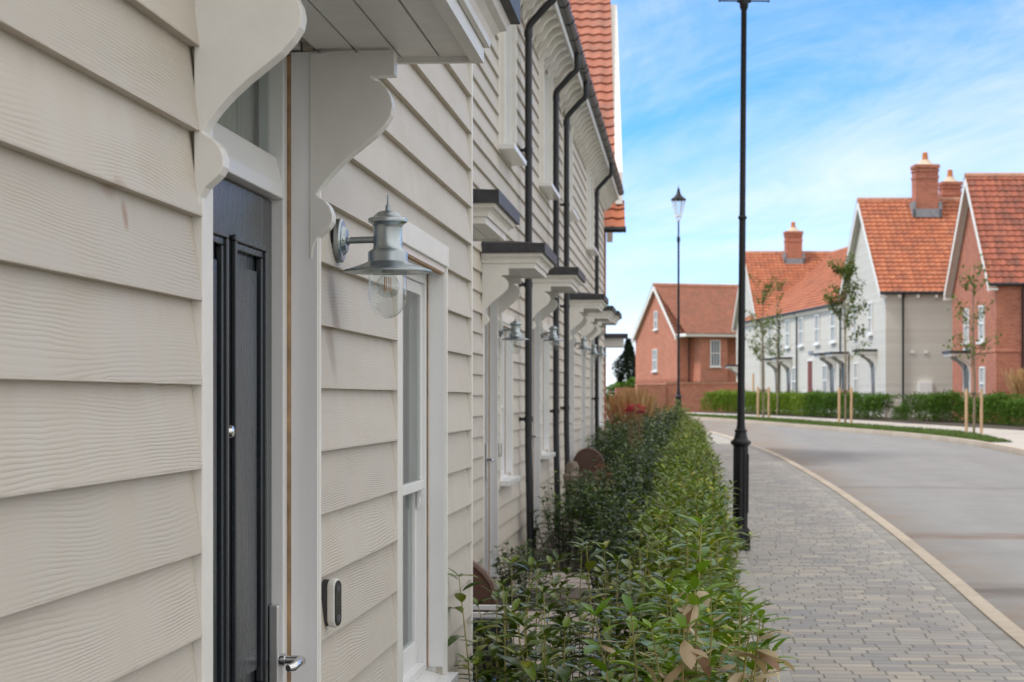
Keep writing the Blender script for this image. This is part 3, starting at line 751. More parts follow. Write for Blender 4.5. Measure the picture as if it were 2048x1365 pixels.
# black waste pipe stub, sign plate etc. are too small to show; house number box by the third door
# ---------------------------------------------------------------- generic distant house
def cfl(X,Z,z=0): x,y=cf(X,Z); return (x,y,z)
def fwin(parent,face,a,z0,w,h,wall=0.0):
    """small window proud of a wall. face 'L' : plane x=wall, a along y ; 'F': plane y=wall, a along x"""
    fr=MB(); gl=MB(); si=MB(); t=.06
    def bx(mb,a0,a1,o0,o1,z0_,z1_):
        if face=='L': mb.box(wall-o1,wall-o0,a0,a1,z0_,z1_)
        else: mb.box(a0,a1,wall-o1,wall-o0,z0_,z1_)
    x0,x1=a-w/2,a+w/2
    bx(fr,x0,x0+t,.01,.07,z0,z0+h); bx(fr,x1-t,x1,.01,.07,z0,z0+h); bx(fr,x0+t,x1-t,.01,.069,z0+h-t,z0+h); bx(fr,x0+t,x1-t,.01,.069,z0,z0+t)
    bx(fr,x0+t,x1-t,.01,.072,z0+h/2-.03,z0+h/2+.03)
    for q in (1/3,2/3): bx(fr,x0+t+(w-2*t)*q-.012,x0+t+(w-2*t)*q+.012,.01,.05,z0+t,z0+h-t)
    bx(gl,x0+t,x1-t,.005,.03,z0+t,z0+h-t); bx(si,x0-.08,x1+.08,0,.14,z0-.09,z0)
    w_=obj('window',fr,M['pvc'],parent); obj('pane',gl,M['farglass'],w_); obj('sill',si,M['pvc'],w_)
    return w_
def fg():
    m=N('far_window_glass'); m.set((.20,.24,.27),.08,0,.9); return m.m
M['farglass']=fg()
def fdoor(parent,face,a,z0,wall=0,col='door',canopy_=True,w=.95,h=2.1,zc=None):
    d=MB(); f=MB()
    def bx(mb,a0,a1,o0,o1,z0_,z1_):
        if face=='L': mb.box(wall-o1,wall-o0,a0,a1,z0_,z1_)
        else: mb.box(a0,a1,wall-o1,wall-o0,z0_,z1_)
    bx(d,a-w/2,a+w/2,0,.03,z0,z0+h)
    bx(f,a-w/2-.1,a-w/2,0,.06,z0,z0+h+.08); bx(f,a+w/2,a+w/2+.1,0,.06,z0,z0+h+.08); bx(f,a-w/2,a+w/2,0,.058,z0+h,z0+h+.08)
    o=obj('door',d,M[col],parent); obj('door_frame',f,M['pvc'],o)
    if canopy_:
        c=MB(); zc=zc or z0+h+.45; bx(c,a-.72,a+.72,-.01,.85,zc,zc+.10); q=obj('door_canopy',c,M['slate'],parent)
        c=MB(); bx(c,a-.66,a+.66,0,.78,zc-.11,zc-.002); obj('fascia',c,M['trim'],q)
        for s in (-.58,.52):
            P=[(0,0),(.55,0),(.5,-.12),(.3,-.22),(.14,-.38),(.08,-.6),(0,-.62)]
            c=MB()
            if face=='L': c.prism([(wall-p,zc-.11+k) for p,k in P],'y',a+s,a+s+.07)
            else: c.prism([(wall-p,zc-.11+k) for p,k in P],'x',a+s,a+s+.07)
            obj('bracket',c,M['trim'],q)
    return o
def gable_house(name,label,cat,X,Z,extra,w,d,zb,ze,zr,wm,rm,over=.25,ridge_t=True,barge='trim',group=None,rz=None,x_start=0,skip=None,gL=True,gR=True,rafters=False):
    x,y=cf(X,Z); t=thing(name,label,cat,(x,y,0),(PHI+R(extra)) if rz is None else rz,group)
    mb=MB()
    mb.add([(x_start,0,zb-1.2),(w,0,zb-1.2),(w,d,zb-1.2),(x_start,d,zb-1.2),(x_start,0,ze),(w,0,ze),(w,d,ze),(x_start,d,ze),(x_start,d/2,zr-.05),(w,d/2,zr-.05)],
      [(0,1,5,4),(1,2,6,9,5),(2,3,7,6),(3,0,4,8,7)])
    obj('wall',mb,M[wm],t)
    sl=math.hypot(d/2,zr-ze); ux=(d/2)/sl; uz=(zr-ze)/sl; ov=.22
    mb=MB();uv=[]
    tile_roof(mb,uv,(x_start-over,-ov*ux,ze-ov*uz+.06),(1,0,0),(0,ux,uz),w-x_start+2*over,sl+ov,skip=skip,l=.31,w=.26)
    tile_roof(mb,uv,(w+over,d+ov*ux,ze-ov*uz+.06),(-1,0,0),(0,-ux,uz),w-x_start+2*over,sl+ov,skip=skip,l=.31,w=.26,seg=3,offs=(57,0))
    roof_obj('roof',mb,uv,M[rm],t)
    mb=MB().tube([(x_start-over,d/2,zr+.02),(w+over,d/2,zr+.02)],.13,8); obj('ridge_tiles',mb,M['ridge'],t)
    # barge boards on both gables
    for gx,flag in ((x_start-over,gL),(w+over-.04,gR)):
        if not flag or over<.05: continue
        mb=MB()
        for s in (0,1):
            yy=lambda q: q if s==0 else d-q
            e=(-ov*ux,ze-ov*uz-.02); p=(d/2,zr-.0)
            P=[(yy(e[0]),e[1]-.20),(yy(e[0]),e[1]+.09),(yy(p[0]),p[1]+.03),(yy(p[0]),p[1]-.34)]
            if s: P=P[::-1]
            mb.prism(P,'x',gx-.0+.0005*s,gx+.04+.0005*s)
            S=[(yy(e[0]),e[1]-.04),(yy(e[0]),e[1]+.0),(yy(p[0]),p[1]-.05),(yy(p[0]),p[1]-.09)]
            if s: S=S[::-1]
            mb.prism(S,'x',*((gx+.041,x_start-.001) if gx<0 else (w+.001,gx-.001)))
            mb.box(gx+.001,gx+over+.04 if gx<0 else gx+.04,*( (-ov*ux,0.05) if s==0 else (d-.05,d+ov*ux)),e[1]-.16,e[1]-.08)
        obj('barge_board',mb,M[barge],t)
    mb=MB()
    for yy,sg in ((-ov*ux-.05,1),(d+ov*ux+.05,-1)):
        mb.tube([(x_start-over,yy,ze-ov*uz+.03),(w+over,yy,ze-ov*uz+.03)],.06,8)
    obj('gutter',mb,M['pipe'],t)
    mb=MB(); mb.box(x_start,w,-ov*ux+.005,-.002,ze-.17,ze-.12)
    if rafters:
        k=x_start+.5
        while k<w: mb.box(k,k+.12,-.20,-.001,ze-.32,ze-.17); k+=.78 if rafters==1 else .55
    obj('soffit',mb,M['trim'],t)
    return t
def fpipe(parent,face,a,z0,z1,wall=0,mat='pipe'):
    mb=MB(); o=wall-.09
    pts=[(o,a,z0),(o,a,z1-.35),(o-.12,a,z1-.1)] if face=='L' else [(a,o,z0),(a,o,z1-.35),(a,o-.12,z1-.1)]
    mb.tube(pts,.045,8); return obj('downpipe',mb,M[mat],parent)
def chimney(parent,x,y,z0,z1,w,dp,roofy=None,pots=1):
    mb=MB().box(x-w/2,x+w/2,y-dp/2,y+dp/2,z0,z1-.3); mb.box(x-w/2-.04,x+w/2+.04,y-dp/2-.04,y+dp/2+.04,z1-.3,z1-.22); mb.box(x-w/2,x+w/2,y-dp/2,y+dp/2,z1-.22,z1-.15); mb.box(x-w/2-.06,x+w/2+.06,y-dp/2-.06,y+dp/2+.06,z1-.15,z1)
    mb.box(x-w/2-.03,x+w/2+.03,y-dp/2-.03,y+dp/2+.03,z1-.62,z1-.5)
    c=obj('chimney',mb,M['brick'],parent)
    mb=MB().box(x-w/2-.14,x+w/2+.14,y-dp/2-.10,y-dp/2-.012,z0+.05,z0+.42); mb.box(x-w/2-.14,x-w/2-.012,y-dp/2-.1,y+dp/2,z0+.05,z0+.75); mb.box(x+w/2+.012,x+w/2+.14,y-dp/2-.1,y+dp/2,z0+.05,z0+.75)
    obj('flashing',mb,M['lead'],c)
    mb=MB().lathe([(w*.48,z1),(w*.3,z1+.12),(w*.2,z1+.25)],(x,y,0),12); obj('haunching',mb,M['haunch'],c)
    mb=MB().lathe([(.13,z1+.2),(.14,z1+.3),(.115,z1+.5),(.13,z1+.55),(.06,z1+.6)],(x,y,0),12); obj('chimney_pot',mb,M['pot'],c)
    return c
# ---- building E at the far end of the left terrace (brick with pantiles)
tE=gable_house('brick_house','brick end house with tall pantiled roof behind the terrace gutter','house',1.87,39.6,-1.7,0.0,9.2,.4,6.15,10.45,'brick','tile_p',over=.18,rz=PHI-R(1.7),x_start=-9,gL=False,gR=False)
# white gable verge, boxed eaves and lower skirt roof
mb=MB(); mb.prism([(-.25,5.45),(-.25,6.08),(4.6,10.35),(9.4,6.08),(9.4,5.45),(9.0,5.45),(4.6,9.7),(.1,5.45)],'x',.18,.32)
mb.box(-.05,.20,.02,.06,5.35,6.0); mb.box(-.06,.22,-.24,.02,5.35,5.4); mb.box(-.9,.2,-.02,.0,5.33,6.05)
obj('barge_board',mb,M['trim'],tE)
mb=MB();uv=[]; tile_roof(mb,uv,(-.9,-.62,4.93),(1,0,0),(0,.55,.6),1.26,.80)
roof_obj('skirt_roof',mb,uv,M['tile_o'],tE)
obj('gutter',MB().tube([(-.9,-.66,4.91),(.38,-.66,4.91)],.06,8),M['pipe'],tE)
q=obj('door_canopy',MB().box(-.4,.42,-.55,.3,2.80,2.88),M['slate'],tE); obj('fascia',MB().box(-.35,.34,-.45,.25,2.62,2.795),M['trim'],q)
# ---- far right brick house (nearest on the right)
tB=gable_house('brick_house','red brick house with dark pantiled roof at the right edge','house',17.65,72.6,0,16,7.2,1.42,5.9,10.1,'brick','tile_r',over=.32,group=None)
ze=1.42
for px_,z0 in ((2.05,3.75),(4.55,3.75)): fwin(tB,'L',px_,z0,.82,1.35)
fwin(tB,'L',1.95,1.55,.8,1.25); fdoor(tB,'L',4.5,1.40,zc=3.35)
fwin(tB,'F',3.4,3.75,.9,1.3); fpipe(tB,'F',.95,1.3,5.9)
mb=MB().box(-.03,16,-.03,7.22,3.32,3.42); obj('string_course',mb,M['brick_l'],tB)
# projecting bay to the right
mb=MB().box(2.2,9,-1.6,0,.2,5.6); obj('bay_wall',mb,M['brick'],tB)
# ---- pale house with gable to the street (middle right)
tW=gable_house('weatherboard_house','pale grey boarded house with big chimney, left of the right brick house','house',15.8,84.2,0,13,10.6,1.36,6.18,10.5,'greyrender','tile_o',over=.28,rafters=1)
for a in (3.4,7.2): fwin(tW,'L',a,4.45,.9,1.4)
fwin(tW,'L',7.0,1.75,.9,1.5); fdoor(tW,'L',2.6,1.36,zc=3.65)
fpipe(tW,'F',.72,1.3,6.1)
mb=MB().box(1.35,1.95,-.2,-.01,1.75,2.32); mb.box(1.40,1.90,-.215,-.2,1.79,2.28); obj('meter_box',mb,M['pvc'],tW)
mb=MB(); 
for xx in (1.05,1.62): mb.box(xx,xx+.16,-.05,-.01,3.52,3.62)
obj('wall_vent',mb,M['reveal'],tW)
chimney(tW,2.62,4.6,9.6,12.0,1.0,.9); chimney(tW,4.35,7.4,9.0,11.55,.85,.8)
# ---- terrace between (runs away from the viewer)
ang=math.atan2(-19.5,1.5)+PHI
# local x runs from far end toward the viewer, local y to the right
tT=gable_house('terraced_houses','long pale boarded terrace block under one orange roof, between the two pale gabled houses','terrace',14.2-.42,113+5.5,0,24.6,10.6,1.36,6.2,10.25,'whiteboard','tile_o',over=.0,rz=ang,x_start=0,rafters=2)
def tt(px):
    q=(px-1024)/3982.; t=(113*q-14.2)/(1.5+19.5*q); return 5.5+t*19.56
for px,z in ((1541,4.35),(1577,4.35),(1604,4.35),(1636,4.35),(1668,4.35)): fwin(tT,'F',tt(px),z,.95,1.45)
for px in (1590,1652): fwin(tT,'F',tt(px),1.75,1.0,1.5)
for px in (1556,1579,1666,1690): fdoor(tT,'F',tt(px),1.36,zc=3.7)
M['reddoor']=simple('dark_red_door',(.16,.035,.022),.6)
fdoor(tT,'F',tt(1622),1.36,col='reddoor',canopy_=False,w=1.15,h=2.15)
for px in (1528.5,1561,1596.5,1684): fpipe(tT,'F',tt(px),1.3,6.15)
obj('name_plate',MB().box(tt(1622)-.45,tt(1622)+.45,-.05,-.01,3.85,4.02),M['lead'],tT)
# ---- pale gabled house beyond it
tV=gable_house('weatherboard_house','farthest pale boarded house with one small chimney behind the near lamp post','house',14.1,113.2,0,17,12,1.36,6.14,10.3,'whiteboard','tile_o',over=.25)
for a in (3.2,7.5): fwin(tV,'L',a,4.4,1.2,1.5); fwin(tV,'L',a,1.7,1.2,1.5)
fdoor(tV,'L',10.2,1.36,zc=3.6)
chimney(tV,2.65,5.4,9.5,11.55,.95,.9)
# ---- red brick house far left
tR=gable_house('brick_house','far red brick house with white verges behind the long brick garden wall','house',11.1,133,0,12,7.5,1.1,5.9,9.4,'brick_l','tile_b',over=.25,rz=PHI+math.atan2(2.4,7.1))
fwin(tR,'L',3.9,3.5,.8,1.5); fwin(tR,'L',3.75,6.35,.6,1.25)
obj('string_course',MB().box(-.03,12,-.03,7.53,2.75,2.95),M['brick'],tR)
# projecting wing
mb=MB().box(1.05,3.0,-1.3,-.001,0,5.88); mb.box(3.001,12,-.35,-.001,0,5.88); mb.box(1.01,3.04,-1.34,-.0015,2.75,2.95); obj('wing_wall',mb,M['brick_l'],tR)
mb=MB().box(-.2,12.1,-1.75,.0,5.72,5.92); obj('eaves_box',mb,M['trim'],tR)
mb=MB();uv=[]; sl=math.hypot(5.5,3.5); tile_roof(mb,uv,(-.25,-1.85,5.93),(1,0,0),(0,5.55,3.45),12.6,6.5,w=.2,l=.25,amp=.008,step=.012)
roof_obj('wing_roof',mb,uv,M['tile_b'],tR)
fwin(tR,'F',2.1,3.75,.72,1.75,wall=-1.3); fpipe(tR,'F',.75,1,5.8,mat='pipe')
mb=MB(); mb.prism([(4.4,5.55),(4.4,5.8),(7.0,8.3),(9.6,5.8),(9.6,5.55),(7.0,8.0)],'y',-1.95,-1.8); obj('barge_board',mb,M['trim'],tR)
mb=MB().prism([(4.6,5.6),(9.4,5.6),(7.0,7.9)],'y',-1.79,-1.6); obj('cross_gable',mb,M['brick_l'],tR)
# garden wall
def wallseg(name,label,A,B,zb,zt,mat='brick'):
    x0,y0=cf(*A);x1,y1=cf(*B); L=math.dist((x0,y0),(x1,y1)); a=math.atan2(y1-y0,x1-x0)
    t=thing(name,label,'wall',(x0,y0,0),a)
    obj('brickwork',MB().box(0,L,0,.22,zb,zt-.08),M[mat],t); obj('coping',MB().box(-.02,L+.02,-.03,.25,zt-.079,zt),M['ridge'],t)
wallseg('garden_wall','long red brick garden wall below the far brick house',(9.15,118),(14.0,118.4),.6,2.58)
wallseg('garden_wall','lighter brick wall end panel stepping down left of the long garden wall',(7.35,117.0),(9.12,117.9),.5,2.45,'brick_l')
wallseg('garden_wall','lowest leftmost section of the far brick garden wall by the rust grasses',(6.2,119),(7.9,119.2),.5,2.25,'brick_l')
# ---------------------------------------------------------------- plants
def leaf(mb,base,d,up,L,W,curl=.25,fold=.25,rows=4):
    """lanceolate leaf as a folded strip"""
    d=Vector(d).normalized(); up=Vector(up); s=d.cross(up); 
    if s.length<1e-3: s=d.cross(Vector((1,0,0)))
    s.normalize(); n=s.cross(d).normalized(); b=Vector(base)
    prof=[(0,.08),(.22,.72),(.5,1.0),(.78,.7),(1,.02)] if rows==4 else [(0,.1),(.45,1.0),(1,.03)]
    vs=[]
    for t,wd in prof:
        c=b+d*(L*t)-n*(curl*L*t*t); e=n*(fold*W*.5*wd)
        vs+= [c-s*(W*.5*wd)+e, c, c+s*(W*.5*wd)+e]
    k=len(prof)
    mb.add(vs,[(3*i,3*i+1,3*i+4,3*i+3) for i in range(k-1)]+[(3*i+1,3*i+2,3*i+5,3*i+4) for i in range(k-1)],True)
def shoot(fol,stm,base,tip,nl,L,W,r=.004,rows=4,top=3,curl=(.1,.6),start=.15,sp=1.0,rnd=random):
    base=Vector(base);tip=Vector(tip); mid=(base+tip)/2+Vector((rnd.uniform(-.03,.03),rnd.uniform(-.03,.03),0))
    def P(t): return base*(1-t)**2+mid*2*t*(1-t)+tip*t*t
    stm.tube([P(t) for t in (0,.35,.7,1)],[r,r*.85,r*.7,r*.45],5)
    a=rnd.random()*6.28
    for i in range(nl):
        t=start+(1-start)*(i+.5)/nl; a+=2.4+rnd.uniform(-.4,.4)
        el=rnd.uniform(.1,.7) if t<.9 else rnd.uniform(.45,.8)
        d=Vector((math.cos(a)*math.cos(el),math.sin(a)*math.cos(el),math.sin(el)))
        s=rnd.uniform(.75,1.15)*(1 if t<.92 else .8)
        leaf(fol,P(t)+d*.008,d,(0,0,1),L*s,W*s,rnd.uniform(*curl),rnd.uniform(.1,.5),rows)
    for k in range(4 if rows==4 else 2):
        a+=1.6; el=rnd.uniform(.3,.85); d=Vector((math.cos(a)*math.cos(el),math.sin(a)*math.cos(el),math.sin(el))); q=rnd.uniform(.5,.8)
        leaf(fol,tip-Vector((0,0,.005)),d,(0,0,1),L*q,W*q*.9,rnd.uniform(.1,.4),.3,rows)
def shrub_meshes(seed,nst,h,rad,nl,L,W,mat,matstem,rows=4,lean=.35,start=.15):
    rnd=random.Random(seed); f=MB();s=MB()
    for i in range(nst):
        a=rnd.random()*6.28; r=rad*math.sqrt(rnd.random()); x,y=r*math.cos(a),r*math.sin(a)
        hh=h*rnd.uniform(.72,1.05)*(1-.25*(r/rad)**2)
        b=(x*.45,y*.45,rnd.uniform(0,.1)); t=(x+rnd.uniform(-.05,.05),y+rnd.uniform(-.05,.05),hh)
        shoot(f,s,b,t,nl,L,W,rows=rows,start=start,rnd=rnd)
        if rnd.random()<.6:
            q=rnd.uniform(.4,.7); bb=Vector(b).lerp(Vector(t),q); aa=rnd.random()*6.28; l=rnd.uniform(.15,.3)
            shoot(f,s,bb,bb+Vector((math.cos(aa)*l*.7,math.sin(aa)*l*.7,l)),max(4,nl//2),L,W,.003,rows,rnd=rnd)
    return f.mesh('foliage',M[mat]),s.mesh('stems',M[matstem])
def shrub(name,label,cat,loc,meshes,rz=0,sc=1,group=None):
    t=thing(name,label,cat,loc,rz,group); t.scale=(sc,sc,sc)
    obj('foliage',meshes[0],None,t); obj('stems',meshes[1],None,t); return t
near_l=[shrub_meshes(20+i,10,1.12,.30,18,.12,.046,'laurel','stem') for i in range(3)]
near_b=[shrub_meshes(30+i,12,1.02,.22,18,.12,.047,'laurel_b','stem') for i in range(3)]
dense_b=[shrub_meshes(40+i,36,1.08,.27,19,.10,.036,'laurel_b','stem') for i in range(3)]
dense_d=[shrub_meshes(50+i,34,.95,.42,17,.095,.036,'laurel_d','stemd') for i in range(3)]
far_b=[shrub_meshes(60+i,38,.98,.32,12,.11,.045,'laurel_b','stem',rows=2) for i in range(2)]
far_d=[shrub_meshes(70+i,44,1.02,.5,12,.11,.05,'laurel_d','stemd',rows=2) for i in range(2)]
# hedge along the pavement
Y=6.4; k=0
rh=random.Random(5)
while Y<46:
    g='laurel hedge plants along the paving'
    if Y<9.5: me=near_b[k%3]; st=.42
    elif Y<24: me=dense_b[k%3]; st=.62
    else: me=far_b[k%2]; st=.8
    lab='upright laurel plant in the clipped hedge row beside the block paving' 
    if Y>=44.9: pass
    x=rh.uniform(-.06,.08) if Y<9.5 else rh.uniform(-.02,.08) if Y<24 else rh.uniform(.03,.12)
    sc=rh.uniform(.92,1.06)
    if Y<44: shrub('laurel_shrub',lab,'shrub',(x,Y,gz(x,Y)-.03),me,rh.random()*6.28,sc,g)
    if Y<9.5: 
        x2=x+rh.uniform(.22,.3); 
    Y+=st*rh.uniform(.85,1.1); k+=1
# inner shrubs against the near house (in focus, dark green)
inner=[(-.72,7.6,0,.93),(-.42,7.2,1,.98),(-.66,8.5,2,.92),(-.30,8.3,0,1.0),(-.50,9.6,1,.95),(-.18,9.2,2,.96)]
for (x,y,i,s) in inner:
    shrub('evergreen_shrub','dark glossy evergreen shrub in the bed beside the near cream house corner','shrub',(x,y,-.05),near_l[i],rh.random()*6.28,s,'dark shrubs beside the near house corner')
# garden shrubs further along
gx=[(-1.2,14.9,.62),(-.55,15.3,.8),(-1.1,18.6,.88),(-.62,18.4,.85),(-1.0,19.9,.92),(-.55,19.9,.9),(-.72,21.6,.92),(-.42,22.6,.95),(-1.0,22.6,.8),(-.42,17.4,.85),
 (-.75,26.4,.9),(-.4,26.0,.98),(-.5,27.6,.98),(-1.0,29.6,1.0),(-.62,31.0,1.05),(-1.0,31.8,1.06),(-.55,33.2,1.1),(-.95,34,1.12),(-.55,35.6,1.1),(-.95,36.6,1.12),(-.5,38,1.12),(-.36,29.2,1.0),(-.4,24.4,.95),(-.9,28.2,.75)]
for j,(x,y,s) in enumerate(gx):
    me=dense_d[j%3] if y<26 else far_d[j%2]
    shrub('evergreen_shrub','dark evergreen shrub in the narrow front gardens of the cream terrace','shrub',(x,y,gz(x,y)-.04),me,rh.random()*6.28,s,'dark shrubs in the terrace front gardens')
# front plant with withered leaves
def withered(label,loc,seed,tall,nd=9):
    rnd=random.Random(seed); t=thing('withered_shrub',label,'shrub',loc)
    f,s,dd=MB(),MB(),MB()
    for (x,y,hh,lx,ly) in tall:
        n=int(10+hh*4); shoot(f,s,(x,y,.1),(x+lx,y+ly,hh),(n+3) if nd<5 else n//3,.115,.044,.005,start=.5,rnd=rnd)
        for q in range(nd):
            tq=rnd.uniform(.66,1.0); b=Vector((x+lx*tq,y+ly*tq,.1+(hh-.1)*tq)); a=rnd.uniform(-2.9,.9)
            leaf(dd,b,(math.cos(a),math.sin(a),rnd.uniform(-.7,.4)),(0,0,1),rnd.uniform(.06,.10),rnd.uniform(.034,.052),rnd.uniform(-.3,.7),rnd.uniform(-.6,.7))
    for q in range(10):
        a=rnd.random()*6.28; b=(.16*math.cos(a)+.05,.2*math.sin(a),rnd.uniform(.7,.95)); shoot(s,s,(b[0],b[1],.3),b,0,.1,.03,.003,rnd=rnd)
    obj('foliage',f.mesh('foliage',M['fresh']),None,t); obj('withered_leaves',dd.mesh('withered_leaves',M['dead']),None,t); obj('stems',s.mesh('stems',M['stem']),None,t)
    return t
withered('tall fresh green shoot rising with tan withered leaves at the front of the hedge',(.02,5.75,-.03),3,[(0,.02,1.27,.03,.02),(-.05,-.05,1.03,-.12,-.05),(.02,-.10,1.0,.04,-.08),(-.12,.03,1.0,-.16,.03),(-.02,.12,1.04,0,.1)],2)
withered('front hedge plant at the paving edge with curled brown dying leaves',(.07,5.6,-.03),8,[(0,0,1.10,-.04,0),(.04,.06,1.06,.05,.05),(-.05,-.05,1.0,-.02,-.05),(.05,-.08,1.0,.08,-.1),(-.08,.05,1.08,.02,.05),(.06,.12,.98,.10,.12),(-.02,-.1,.95,.12,-.1),(.03,.1,1.0,.12,.1),(0,0,.92,.17,0),(.02,.02,.88,.10,-.05),(.0,.0,1.04,.12,-.02),(.03,-.05,.96,.13,-.05),(-.04,0,1.0,-.12,-.1)],6)

# ---- terrace gardens: paths, furniture, flowers
def slab_path(label,y0,y1):
    mb=MB(); x=-1.45
    while x<.44:
        w=.44; 
        yy=y0
        while yy<y1-.05:
            mb.box(x+.006,min(x+w,.45)-.006,yy+.006,yy+.44,gz(x,yy)-.06,gz(x,yy)+.035); yy+=.45
        x+=w
    o=obj('stone_path',mb,M['stone']); o['kind']='structure'
slab_path('',11.0,14.2); slab_path('',16.3,17.6); slab_path('',23.4,25.4)
def chair(label,loc,rz):
    t=thing('garden_chair',label,'chair',loc,rz,'brown wicker garden chairs')
    P=[(-.25,.42)]; 
    for i in range(15):
        a=math.pi-math.pi*i/14; P.append((.25*math.cos(a),.60+.22*math.sin(a)))
    P.append((.25,.42))
    obj('backrest',MB().prism(P,'y',.20,.235),M['wicker'],t,bevel=.012)
    rim=[(-.25,.2175,.42)]+[(p[0],.2175,p[1]) for p in P[1:-1]]+[(.25,.2175,.42)]
    obj('back_rim',MB().tube(rim,.024,8),M['wicker'],t)
    obj('seat',MB().box(-.25,.25,-.25,.2,.38,.43),M['wicker'],t,bevel=.015)
    for sx in (-.22,.22):
        for sy in (-.22,.19): obj('leg',MB().tube([(sx,sy,0),(sx,sy,.38)],.02,8),M['wicker'],t)
        obj('armrest',MB().tube([(sx*1.1,.2,.55),(sx*1.1,-.1,.55),(sx*1.1,-.24,.5),(sx,-.24,.38)],.018,8),M['wicker'],t)
    return t
chair('brown wicker garden chair peeping out behind the near house corner',(-1.20,9.75,-.02),0)
chair('brown wicker garden chair farther down the terrace beside the mottled urn',(-1.30,27.0,.13),0).scale=(.78,.78,.95)
t=thing('planter_box','dark blue slatted planter box with pale rim behind the near house corner','planter',(-1.0,9.1,0))
mb=MB()
for z in range(7): mb.box(-.22,.20,-.16,.16,.02+z*.085,.095+z*.085)
mb.box(-.21,.19,-.15,.15,.02,.6); obj('slatted_body',mb,M['planter'],t)
mb=MB().box(-.24,.22,-.18,-.14,.615,.635); mb.box(-.24,.22,.14,.18,.615,.635); mb.box(-.24,-.20,-.14,.14,.615,.635); mb.box(.18,.22,-.14,.14,.615,.635); obj('rim',mb,M['reveal'],t)
t=thing('stone_urn','mottled brown stone urn beside the far wicker chair','urn',(-1.36,24.3,.12))
t.scale=(.85,.85,.8)
obj('bowl',MB().lathe([(.10,.0),(.12,.03),(.06,.08),(.05,.35),(.06,.42),(.09,.47),(.12,.56),(.13,.66),(.145,.68),(.12,.70),(.09,.74),(.10,.80),(.07,.88),(.01,.90)],(0,0,0),20),M['concrete_grey'],t)
def blooms(name,label,loc,mat,n,rad,z0,z1,sz,stem=True,cat='flowers'):
    rnd=random.Random(len(label)); t=thing(name,label,cat,loc); f,s,l=MB(),MB(),MB()
    for i in range(n):
        a=rnd.random()*6.28;r=rad*math.sqrt(rnd.random()); p=Vector((r*math.cos(a),r*math.sin(a),rnd.uniform(z0,z1)))
        for k in range(6):
            a2=k*1.05+rnd.random(); leaf(f,p,(math.cos(a2),math.sin(a2),.3),(0,0,1),sz,sz*.8,.1,.1,2)
        s.tube([(p.x*.3,p.y*.3,0),p],.002,4)
        if i%2==0: leaf(l,p*.8,(math.cos(a),math.sin(a),.3),(0,0,1),.09,.035,.3,.2,2)
    obj('petals',f.mesh('petals',M[mat]),None,t); obj('stems',s.mesh('stems',M['stemr']),None,t); obj('leaves',l.mesh('leaves',M['laurel_d']),None,t); return t
x,y=cf(1.78,28.6); blooms('flowering_plant','bright magenta flower heads above the hedge near the terrace end',(x-.0,y,.21),'petal',34,.17,1.17,1.30,.075)
blooms('flowering_plant','orange bracted plant low in the terrace garden beside the shrubs',(-.86,21.0,.06),'orangep',22,.2,.5,.85,.035)
def grass_clump(label,loc,h,rad,n,mat='rust'):
    rnd=random.Random(int(h*100)+n); t=thing('ornamental_grass',label,'ornamental grass',loc); f=MB()
    for i in range(n):
        a=rnd.random()*6.28; r=rad*.35*math.sqrt(rnd.random()); a2=rnd.random()*6.28; ln=rad*rnd.random()
        b=Vector((r*math.cos(a),r*math.sin(a),0)); e=b+Vector((ln*math.cos(a2),ln*math.sin(a2),h*rnd.uniform(.6,1)))
        m_=b.lerp(e,.6)+Vector((0,0,.1*h)); w=.008
        d=Vector((math.cos(a),math.sin(a),0))*w
        f.add([b-d,b+d,m_+d,m_-d,e+d*2.5,e-d*2.5,e+Vector((0,0,.12))],[(0,1,2,3),(3,2,4,5),(5,4,6)])
    obj('blades',f.mesh('blades',M[mat]),None,t); return t
for j,(X,Z,hh) in enumerate(((2.45,43,1.45),(2.75,45,1.55),(3.15,47.5,1.35),(2.65,48.5,1.4))):
    x,y=cf(X,Z); grass_clump(['rust coloured ornamental grass clump nearest the terrace end wall','tallest rust ornamental grass clump beyond the terrace','rightmost rust ornamental grass clump beside the paving','rear rust ornamental grass clump before the far brick wall'][j],(x,y,gz(x,y)-.02),hh*.92,.40,210)
x,y=cf(17.0,71.5); grass_clump('rust grass clump in front of the right brick house wall',(x+1.2,y-1,gz(x,y)+.2),1.75,.6,380)
x,y=cf(19.6,70.5); grass_clump('rust grass clump at the right edge of the photo before the brick house',(x,y,gz(x,y)+.3),1.7,.7,380)
# round bushes near the end of the near side
for j,(X,Z,s) in enumerate(((2.9,38,1.0),(3.6,46.5,1.15),(4.1,50,1.2),(4.5,55,1.0))):
    x,y=cf(X,Z); shrub('laurel_shrub',['rounded shrub just right of the magenta flowers','rounded shrub in the hedge end below the rust grasses','rounded shrub at the foot of the far lamp post','last rounded shrub where the near pavement bends away'][j],'shrub',(x,y,gz(x,y)-.05),far_d[j%2] if j<2 else far_b[j%2],j,s)
